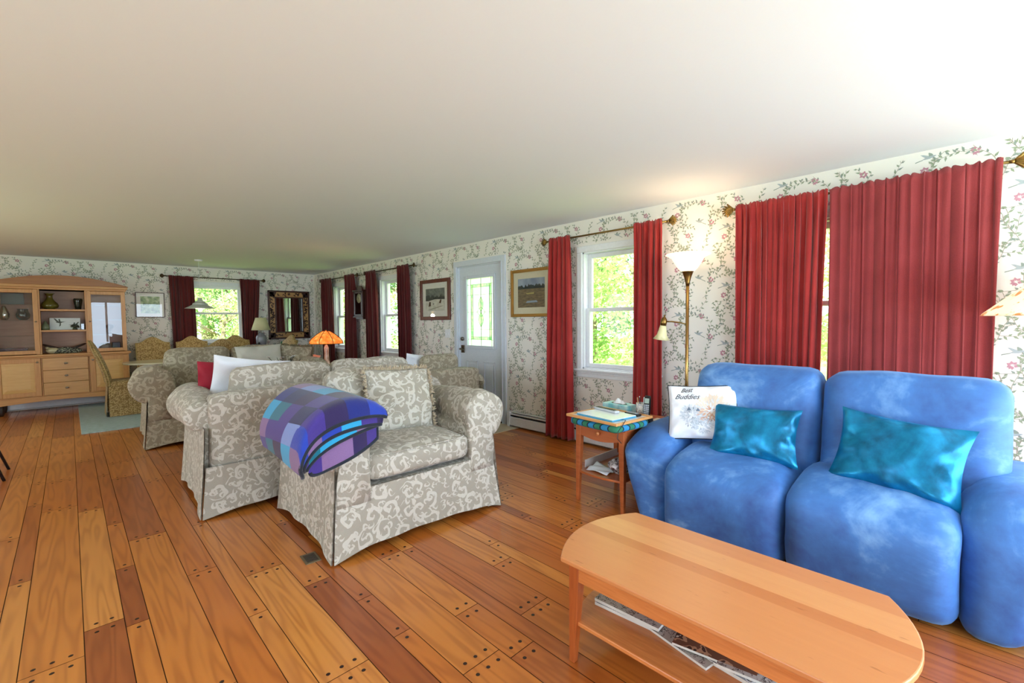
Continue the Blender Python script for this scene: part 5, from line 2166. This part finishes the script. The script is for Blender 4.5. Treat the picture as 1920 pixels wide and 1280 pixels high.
framed('framed_picture', 'thin framed green garden watercolour between the cabinet and the dining window', 'Y', YF, .865, 1.285, 1.47, 1.925, wood('thin walnut frame', '4a3020', '6b4830', 'X'), .012,
       [grn.m], [(0, [(0, 0), (1, 0), (1, 1), (0, 1)])], 'ece8de', .06)

# mirror over the console
MR = thing('wall_mirror', 'mirror in a wide tan frame inlaid with dark leaves over the console', 'mirror')
M = wallM('Y', YF)
u0, u1, z0, z1 = 3.04, 3.90, 1.0, 2.05
m_ = MB()
for o0, o1, th in ((0, .035, .035), (.135, .16, .032)):
    for a, b in (((u0 + o0, .002, z0 + o0), (u0 + o1, th, z1 - o0)), ((u1 - o1, .002, z0 + o0), (u1 - o0, th, z1 - o0)), ((u0 + o0, .002, z0 + o0), (u1 - o0, th, z0 + o1)), ((u0 + o0, .002, z1 - o1), (u1 - o0, th, z1 - o0))):
        m_.box(a, b, M)
bevel(m_.build('frame', mahog, MR), .003)
m_ = MB()
for a, b in (((u0 + .03, .002, z0 + .03), (u0 + .14, .026, z1 - .03)), ((u1 - .14, .002, z0 + .03), (u1 - .03, .026, z1 - .03)), ((u0 + .03, .002, z0 + .03), (u1 - .03, .026, z0 + .14)), ((u0 + .03, .002, z1 - .14), (u1 - .03, .026, z1 - .03))):
    m_.box(a, b, M, mi=0)
rr = random.Random(4)
for k in range(150):
    e = rr.random()
    if e < .28:
        uu, zz = rr.uniform(u0 + .05, u1 - .05), rr.choice((z0 + rr.uniform(.045, .12), z1 - rr.uniform(.045, .12)))
    else:
        uu, zz = rr.choice((u0 + rr.uniform(.045, .12), u1 - rr.uniform(.045, .12))), rr.uniform(z0 + .05, z1 - .05)
    a = rr.uniform(0, PI)
    L_ = rr.uniform(.05, .085)
    c_, s_ = math.cos(a), math.sin(a)
    m_.add([M @ Vector((uu + c_ * p - s_ * q, .0265, zz + s_ * p + c_ * q)) for p, q in ((-L_ / 2, 0), (0, L_ * .2), (L_ / 2, 0), (0, -L_ * .2))], [(0, 1, 2, 3)], mi=1)
m_.build('inlay', [wood('tan inlay', 'a87a44', 'c09560', 'X'), plain('inlay leaf', '3a1810', .4)], MR)
m_ = MB()
m_.box((u0 + .15, .006, z0 + .15), (u1 - .15, .014, z1 - .15), M)
m_.build('mirror_glass', plain('silvered glass', 'e8f0ee', .02, 1), MR)

# wall clock (stands on the right wall between two windows)
CK = thing('wall_clock', 'dark mahogany pendulum clock on the wall between two windows', 'clock')
M = wallM('X', XR)
c0, c1 = 7.86, 8.22
cm = (c0 + c1) / 2
m_ = MB()
m_.box((c0, .0, 1.46), (c0 + .02, .15, 1.93), M)
m_.box((c1 - .02, .0, 1.46), (c1, .15, 1.93), M)
m_.box((c0, .0, 1.46), (c1, .012, 1.93), M)
m_.box((c0 - .015, 0, 1.93), (c1 + .015, .17, 1.955), M)
m_.box((c0 - .01, 0, 1.44), (c1 + .01, .165, 1.462), M)
m_.box((c0 + .04, 0, 1.41), (c1 - .04, .13, 1.44), M)
for a, b in ((c0 + .015, c0 + .06), (c1 - .06, c1 - .015)):
    m_.box((a, .135, 1.465), (b, .155, 1.925), M)
m_.box((c0 + .02, .135, 1.465), (c1 - .02, .155, 1.50), M)
m_.box((c0 + .02, .135, 1.89), (c1 - .02, .155, 1.925), M)
bevel(m_.build('case', mahog, CK), .003)
m_ = MB()
poly = [(cm - .16, 1.955)] + [(cm + .1 * math.cos(PI - PI * k / 12), 1.965 + .075 * math.sin(PI * k / 12)) for k in range(13)] + [(cm + .16, 1.955)]
m_.prism(poly, .09, .12, 'Y', M)
m_.build('pediment', mahog, CK)
m_ = MB()
m_.tube([(cm, .13, 1.80), (cm, .134, 1.80)], .088, 32, M)
dl = m_.build('dial', plain('cream dial', 'e2dcb8', .4), CK)
m_ = MB()
for k in range(12):
    a = k * PI / 6
    p, q = cm + .07 * math.sin(a), 1.80 + .07 * math.cos(a)
    m_.box((p - .004, .134, q - .004), (p + .004, .136, q + .004), M)
m_.tube([(cm, .137, 1.80), (cm + .035, .137, 1.82)], .003, 5, M)
m_.tube([(cm, .137, 1.80), (cm - .015, .137, 1.745)], .0025, 5, M)
m_.build('hands_and_marks', black, dl)
m_ = MB()
m_.tube([(cm, .08, 1.72), (cm, .08, 1.56)], .003, 6, M)
m_.tube([(cm, .08, 1.55), (cm, .086, 1.55)], .03, 20, M)
m_.build('pendulum', plain('bright brass', 'c8a860', .25, 1), CK)
m_ = MB()
m_.box((c0 + .06, .142, 1.50), (c1 - .06, .145, 1.89), M)
m_.build('glass_door', glassy('clock glass', (.9, .9, .9, 1)), CK)

# ------------------------------------------------------------------ dining area
rug = NT('pale blue rug')
rug.l(rug.ramp(rug.noise(rug.mapping(rug.coord(), (3, 30, 1)), 6, 4), [(.35, srgb('8fa09a')), (.5, srgb('a5b8ba')), (.7, srgb('bccdd4'))]), rug.b.inputs['Base Color'])
rug.set(Roughness=.95)
rug.bump(rug.noise(rug.coord(), 200, 2), .5, .004)
m_ = MB()
m_.box((.06, 7.60, 0.0), (3.3, 10.35, .012), bev=.004)
o = m_.build('area_rug', rug.m)
o.rotation_euler = (0, 0, 0)
tag(o, 'pale grey blue rug under the dining table', 'rug')
ZRG = .012
DT = thing('dining_table', 'oval dining table with a pale top behind the taupe sofa', 'dining table', (1.60, 9.13, ZRG))
m_ = MB()
N = 48
poly = [(1.04 * math.copysign(abs(math.cos(2 * PI * k / N)) ** .8, math.cos(2 * PI * k / N)), .52 * math.copysign(abs(math.sin(2 * PI * k / N)) ** .8, math.sin(2 * PI * k / N))) for k in range(N)]
m_.prism(poly, .715, .742)
bevel(m_.build('table_top', plain('pale table top', 'd2cdb2', .18), DT), .008, 3)
for sx_ in (-.55, .55):
    m_ = MB()
    m_.lathe([(.04, .05), (.06, .1), (.045, .4), (.09, .66), (.12, .715), (0, .715)], 18, Matrix.Translation((sx_, 0, 0)))
    for sg in (1, -1):
        m_.tube([(sx_, 0, .12), (sx_, sg * .2, .07), (sx_, sg * .38, .0265)], [.04, .032, .026], 10)
    m_.build('pedestal', oak_v, DT)


def dining_chair():
    c = thing('dining_chair', 'x', 'chair')
    m_ = MB()
    m_.soft((0, 0, .46), (.47, .46, .10), .035, (.004, .004, .015), 8, .003, 1)
    m_.build('seat', GOLD, c, uv=True)
    m_ = MB()
    # camel-back panel: local +y is the chair's back
    nx, nz = 18, 16

    def top(s):
        e = abs(s * 2 - 1)
        return 1.005 + .10 * (.5 + .5 * math.cos(PI * min(1, e * 1.15))) - .0 * e

    def surf(s, t, side):
        x = (s - .5) * .47
        z = .44 + (top(s) - .44) * t
        rake = .02 + .17 * ((z - .44) / .6) ** 1.5
        y = .20 + rake + side * .035 * (1 if 0 < t < 1 and 0 < s < 1 else .4)
        y -= .018 * (1 - (s * 2 - 1) ** 2)
        return (x, y, z)
    m_.grid(lambda s, t: surf(s, t, -1), nx, nz)
    m_.grid(lambda s, t: surf(s, t, 1), nx, nz, flip=True)
    for s_ in (0, 1):
        m_.grid(lambda s, t: Vector(surf(s_, s, -1)).lerp(Vector(surf(s_, s, 1)), t), nz, 1, flip=(s_ == 1))
    m_.grid(lambda s, t: Vector(surf(s, 1, -1)).lerp(Vector(surf(s, 1, 1)), t), nx, 1)
    bk = m_.build('backrest', GOLD, c, uv=True)
    m_ = MB()
    for sd in (-1, 1):
        pts = [surf(0, k / 8, sd) for k in range(9)] + [surf(k / nx, 1, sd) for k in range(1, nx)] + [surf(1, 1 - k / 8, sd) for k in range(9)]
        m_.tube(pts, .006, 6)
    m_.build('welt', plain('gold welt', 'a8925c', .8), bk)
    m_ = MB()
    for (p0, p1, out) in (((-.235, -.23), (.235, -.23), (0, -1)), ((.235, -.23), (.235, .23), (1, 0)), ((.235, .23), (-.235, .23), (0, 1)), ((-.235, .23), (-.235, -.23), (-1, 0))):
        m_.grid(lambda s, t: (p0[0] + (p1[0] - p0[0]) * s + out[0] * (.005 + .03 * t), p0[1] + (p1[1] - p0[1]) * s + out[1] * (.005 + .03 * t), .43 - .425 * t), 10, 6)
    m_.build('skirt', GOLD, c, uv=True)
    for sx_ in (-.2, .2):
        for sy_ in (-.19, .19):
            m_ = MB()
            m_.box((sx_ - .02, sy_ - .02, .001), (sx_ + .02, sy_ + .02, .42))
            m_.build('leg', mahog, c)
    return c


ch = dining_chair()
spots = [(.60, 8.90, 90, 'gold brocade dining chair at the left end of the table, beside the cabinet'),
         (1.055, 9.72, 2, 'gold brocade dining chair on the far side, under the garden picture'),
         (1.60, 9.72, -2, 'gold brocade dining chair before the left curtain of the dining window'),
         (2.32, 9.72, 0, 'gold brocade dining chair on the far side, before the dining window'),
         (1.62, 8.20, 180, 'brown backed dining chair on the near side, seen from behind'),
         (2.62, 8.95, -80, 'gold brocade dining chair at the right end, in front of the console')]
for i, (x_, y_, a, lb) in enumerate(spots):
    c = ch if i == 0 else copy_tree(ch)
    c.location = (x_, y_, ZRG)
    c.rotation_euler = (0, 0, R(a))
    tag(c, lb, 'chair', 'gold brocade dining chairs')

# pendant lamp
PD = thing('pendant_lamp', 'white layered metal pendant lamp over the dining table', 'pendant lamp', (1.62, 9.27, 0))
pm = plain('pale grey enamel', 'c8cac4', .35)
m_ = MB()
m_.lathe([(0, 2.44), (.06, 2.44), (.055, 2.415), (0, 2.41)], 24)
m_.build('canopy', white_p, PD)
m_ = MB()
m_.tube([(0, 0, 2.415), (0, 0, 1.78)], .003, 6)
m_.build('cord', white_p, PD)
m_ = MB()
m_.lathe([(.225, 1.610), (.20, 1.622), (.12, 1.665), (.085, 1.68), (.08, 1.676), (.12, 1.658), (.2, 1.615)], 40)
m_.build('lamp_shade', pm, PD)
m_ = MB()
m_.lathe([(.115, 1.675), (.10, 1.70), (.07, 1.715), (.065, 1.71), (.095, 1.695), (.11, 1.672)], 32)
m_.lathe([(.075, 1.715), (.06, 1.735), (.035, 1.75), (.03, 1.79), (0, 1.79)], 24)
m_.build('upper_shade', pm, PD)
m_ = MB()
m_.lathe([(.0, 1.60), (.06, 1.60), (.085, 1.62), (.08, 1.66), (0, 1.66)], 28)
m_.build('diffuser', emis('lit diffuser', 'fff4e0', 1.3), PD)
m_ = MB()
m_.lathe([(0, 1.555), (.028, 1.562), (.036, 1.58), (.03, 1.6), (0, 1.605)], 16)
m_.build('bulb', emis('lit bulb', 'ffdca8', 3), PD)
light('pendant_light', 'POINT', (1.62, 9.27, 1.50), 5, (1, .85, .65), .05)

# console with lamp
CS = thing('console_table', 'narrow oak console table under the inlaid mirror', 'console table', (3.17, 10.15, 0))
m_ = MB()
m_.box((-.57, -.14, .80), (.57, .16, .86))
bevel(m_.build('table_top', wood('console oak', 'b06f30', 'c88a48', 'X', .4), CS), .004)
for sx_ in (-.53, .53):
    for sy_ in (-.11, .13):
        m_ = MB()
        m_.box((sx_ - .022, sy_ - .022, .0), (sx_ + .022, sy_ + .022, .80))
        m_.build('leg', mahog, CS)
TL = thing('ceramic_lamp', 'grey ceramic table lamp with a cream cone shade on the console', 'lamp', (2.80, 10.16, .86))
m_ = MB()
m_.lathe([(.075, 0), (.082, .02), (.098, .12), (.10, .2), (.088, .235), (.055, .255), (.052, .28), (.03, .295), (0, .295)], 28)
m_.build('lamp_base', plain('grey lavender glaze', '83848f', .15), TL)
m_ = MB()
m_.tube([(0, 0, .29), (0, 0, .62)], .005, 8)
m_.build('stem', brass, TL)
m_ = MB()
m_.lathe([(.175, .345), (.095, .60), (.091, .60), (.171, .345)], 40)
m_.build('lamp_shade', fabric('cream linen shade', 'c9c29a', 'd8d2ac', .9, 60, .1, .1), TL)
CF = thing('cat_figurine', 'black crouching cat figurine left of the ceramic lamp', 'figurine', (2.655, 10.06, .86))
m_ = MB()
m_.soft((0, 0, .035), (.13, .05, .06), .025, (.005, .005, .01), 8)
m_.lathe([(0, -.025), (.022, -.01), (.024, .01), (.012, .024), (0, .026)], 12, Matrix.Translation((.07, 0, .075)))
m_.tube([(.07, .012, .09), (.072, .014, .112)], [.008, .001], 6)
m_.tube([(.07, -.012, .09), (.072, -.014, .112)], [.008, .001], 6)
m_.build('body', black, CF)
m_ = MB()
m_.tube([(-.06, 0, .03), (-.1, 0, .02), (-.13, 0, .035)], [.01, .007, .004], 7)
m_.build('tail', black, CF)
m_ = MB()
m_.box((-.1, 0, 0), (.1, .02, .10))
GB = m_.build('greeting_card', [plain('card green', '2f7a52', .5)], loc=(3.24, 10.05, .86))
bevel(GB, .003)
tag(GB, 'green framed card standing on the console below the mirror', 'card')
m_ = MB()
m_.box((-.08, -.0015, .015), (.08, -.0005, .085))

# dark metal chair at the left edge of the picture
SC = thing('side_chair', 'dark metal legged chair at the left edge of the room', 'chair', (-.75, 6.05, 0))
m_ = MB()
m_.soft((0, 0, .46), (.44, .44, .05), .022, (.004, .004, .01), 6)
m_.build('seat', plain('black seat pad', '202024', .6), SC)
m_ = MB()
m_.soft((-.24, 0, .80), (.04, .42, .30), .018, (.01, .004, .004), 6)
m_.build('backrest', plain('black back pad', '202024', .6), SC)
for sx_ in (1, -1):
    for sy_ in (1, -1):
        m_ = MB()
        m_.tube([(sx_ * .17, sy_ * .17, .45), (sx_ * .30, sy_ * .22, .0)], .011, 8)
        m_.build('leg', plain('gunmetal', '3a3c42', .3, .8), SC)
m_ = MB()
for sy_ in (1, -1):
    m_.tube([(-.2, sy_ * .17, .45), (-.24, sy_ * .17, .75)], .01, 8)
m_.build('back_frame', plain('gunmetal', '3a3c42', .3, .8), SC)

# brass floor vent
FV = thing('floor_outlet', 'small bronze floor outlet plate in front of the loveseat corner', 'floor outlet', (.937, 2.61, 0), R(-4))
m_ = MB()
m_.box((-.042, -.062, 0), (.042, .062, .004), bev=.001)
m_.build('plate', plain('aged bronze plate', '7a6a50', .4, .6), FV)
m_ = MB()
m_.box((-.03, -.045, .004), (.03, .045, .0055))
for k in range(4):
    m_.box((-.022, -.035 + k * .02, .0055), (.022, -.028 + k * .02, .0065))
m_.build('cover', plain('dark cover', '3a3026', .5), FV)

# ------------------------------------------------------------------ outside
gm = NT('lawn grass')
gm.l(gm.ramp(gm.noise(gm.coord(), 2.5, 5), [(.3, srgb('6f9a44')), (.6, srgb('a8c860')), (.8, srgb('dbe6a0'))]), gm.b.inputs['Base Color'])
gm.set(Roughness=.9)
m_ = MB()
m_.grid(lambda s, t: (-30 + 75 * s, -20 + 75 * t, -.55 + .3 * noise.noise(Vector((s * 9, t * 9, 0)))), 40, 40)
o = m_.build('lawn', gm.m)
o['kind'] = 'structure'


def leafmat(name, c1, c2):
    t = NT(name)
    f = t.noise(t.coord(), .9, 3)
    c = t.ramp(f, [(.3, srgb(c1)), (.7, srgb(c2))])
    t.set(Base_Color=c, Roughness=.6)
    tl_ = t.n('BsdfTranslucent')
    t.l(c, tl_.inputs[0])
    mx = t.n('MixShader')
    mx.inputs[0].default_value = .45
    t.l(t.b.outputs[0], mx.inputs[1])
    t.l(tl_.outputs[0], mx.inputs[2])
    t.l(mx.outputs[0], t.out.inputs[0])
    return t.m


barkm = wood('bark', '6b5a48', '8f8270', 'Z', .9, coat=0)


def tree_proto(seed, lm, h_, r_, n, lf):
    rr = random.Random(seed)
    root = thing('tree', 'x', 'tree')
    m_ = MB()
    m_.tube([(0, 0, -.6), (.05, .02, h_ * .3), (-.05, .05, h_ * .6), (0, 0, h_ * .85)], [.16, .13, .08, .03], 8)
    tips = []
    for k in range(9):
        a = k * 2.4
        z0 = h_ * rr.uniform(.25, .7)
        e = Vector((math.cos(a) * r_ * .7, math.sin(a) * r_ * .7, z0 + r_ * .5))
        m_.tube([(0, 0, z0), e * .5 + Vector((0, 0, z0 * .5)), e], [.06, .04, .015], 6)
        tips.append(e)
    m_.build('trunk', barkm, root)
    m_ = MB()
    cl = []
    for k in range(42):
        a, q = rr.uniform(0, 2 * PI), rr.uniform(.25, 1) ** .6
        zz = rr.uniform(.0, 1)
        rad_ = r_ * math.sin(PI * (.15 + .8 * zz)) * q
        cl.append((Vector((rad_ * math.cos(a), rad_ * math.sin(a), h_ * (.12 + .9 * zz))), rr.uniform(.35, .75) * r_ * .45))
    for k in range(n):
        c_, cr_ = rr.choice(cl)
        d = Vector((rr.gauss(0, 1), rr.gauss(0, 1), rr.gauss(0, 1))).normalized() * cr_ * rr.random() ** .4
        p = c_ + d
        u_ = Vector((rr.gauss(0, 1), rr.gauss(0, 1), rr.gauss(0, .5))).normalized() * lf * rr.uniform(.6, 1.3)
        v_ = u_.cross(Vector((rr.gauss(0, 1), rr.gauss(0, 1), rr.gauss(0, 1)))).normalized() * lf * .35
        m_.add([p - u_ * .5, p + v_, p + u_ * .5, p - v_], [(0, 1, 2, 3)])
    m_.build('foliage', lm, root)
    return root


pa_ = tree_proto(1, leafmat('bright leaves', '9cc070', 'e6eeb4'), 6.5, 2.6, 17000, .095)
pb_ = tree_proto(2, leafmat('deep leaves', '5f9458', 'acca80'), 7.0, 2.4, 17000, .10)
pc_ = tree_proto(3, leafmat('yellow green leaves', 'b4c878', 'eef0c4'), 5.5, 2.3, 14000, .09)
trees = [(pa_, 9.6, 5.4, 0, 1, 'bright tree right behind the window beside the floor lamp'),
         (pc_, 9.0, 8.4, 1, .8, 'yellow green tree seen low through the window beside the floor lamp'),
         (pb_, 13.5, 9.5, 2, 1.3, 'tall deep green tree behind the window beside the floor lamp'),
         (pa_, 12.5, 1.5, 3, 1.1, 'bright tree behind the closed red curtains'),
         (pb_, 9.0, 13.5, 4, 1, 'deep green tree filling the window right of the wall clock'),
         (pa_, 8.5, 17.5, 5, 1.2, 'bright tree seen through the window left of the wall clock'),
         (pc_, 12.5, 17, 1, 1.4, 'tall yellow green tree beyond the two narrow windows'),
         (pb_, 2.0, 17.5, 0, 1.1, 'deep green tree at the left of the dining window'),
         (pa_, 4.6, 18.5, 2, 1.2, 'bright tree at the right of the dining window'),
         (pc_, 3.2, 15.2, 3, .55, 'low yellow green bush in the lower half of the dining window'),
         (pb_, 4.5, 24, 3, 1.8, 'tall dark tree at the back of the dining window view'),
         (pb_, 16, 14, 5, 1.7, 'tall dark tree far beyond the entry door')]
seen = set()
for (p, x_, y_, rz, sc, lb) in trees:
    o = p if p not in seen else copy_tree(p)
    seen.add(p)
    o.location = (x_, y_, -.2)
    o.rotation_euler = (0, 0, rz)
    o.scale = (sc, sc, sc)
    tag(o, lb, 'tree', 'trees outside the windows')
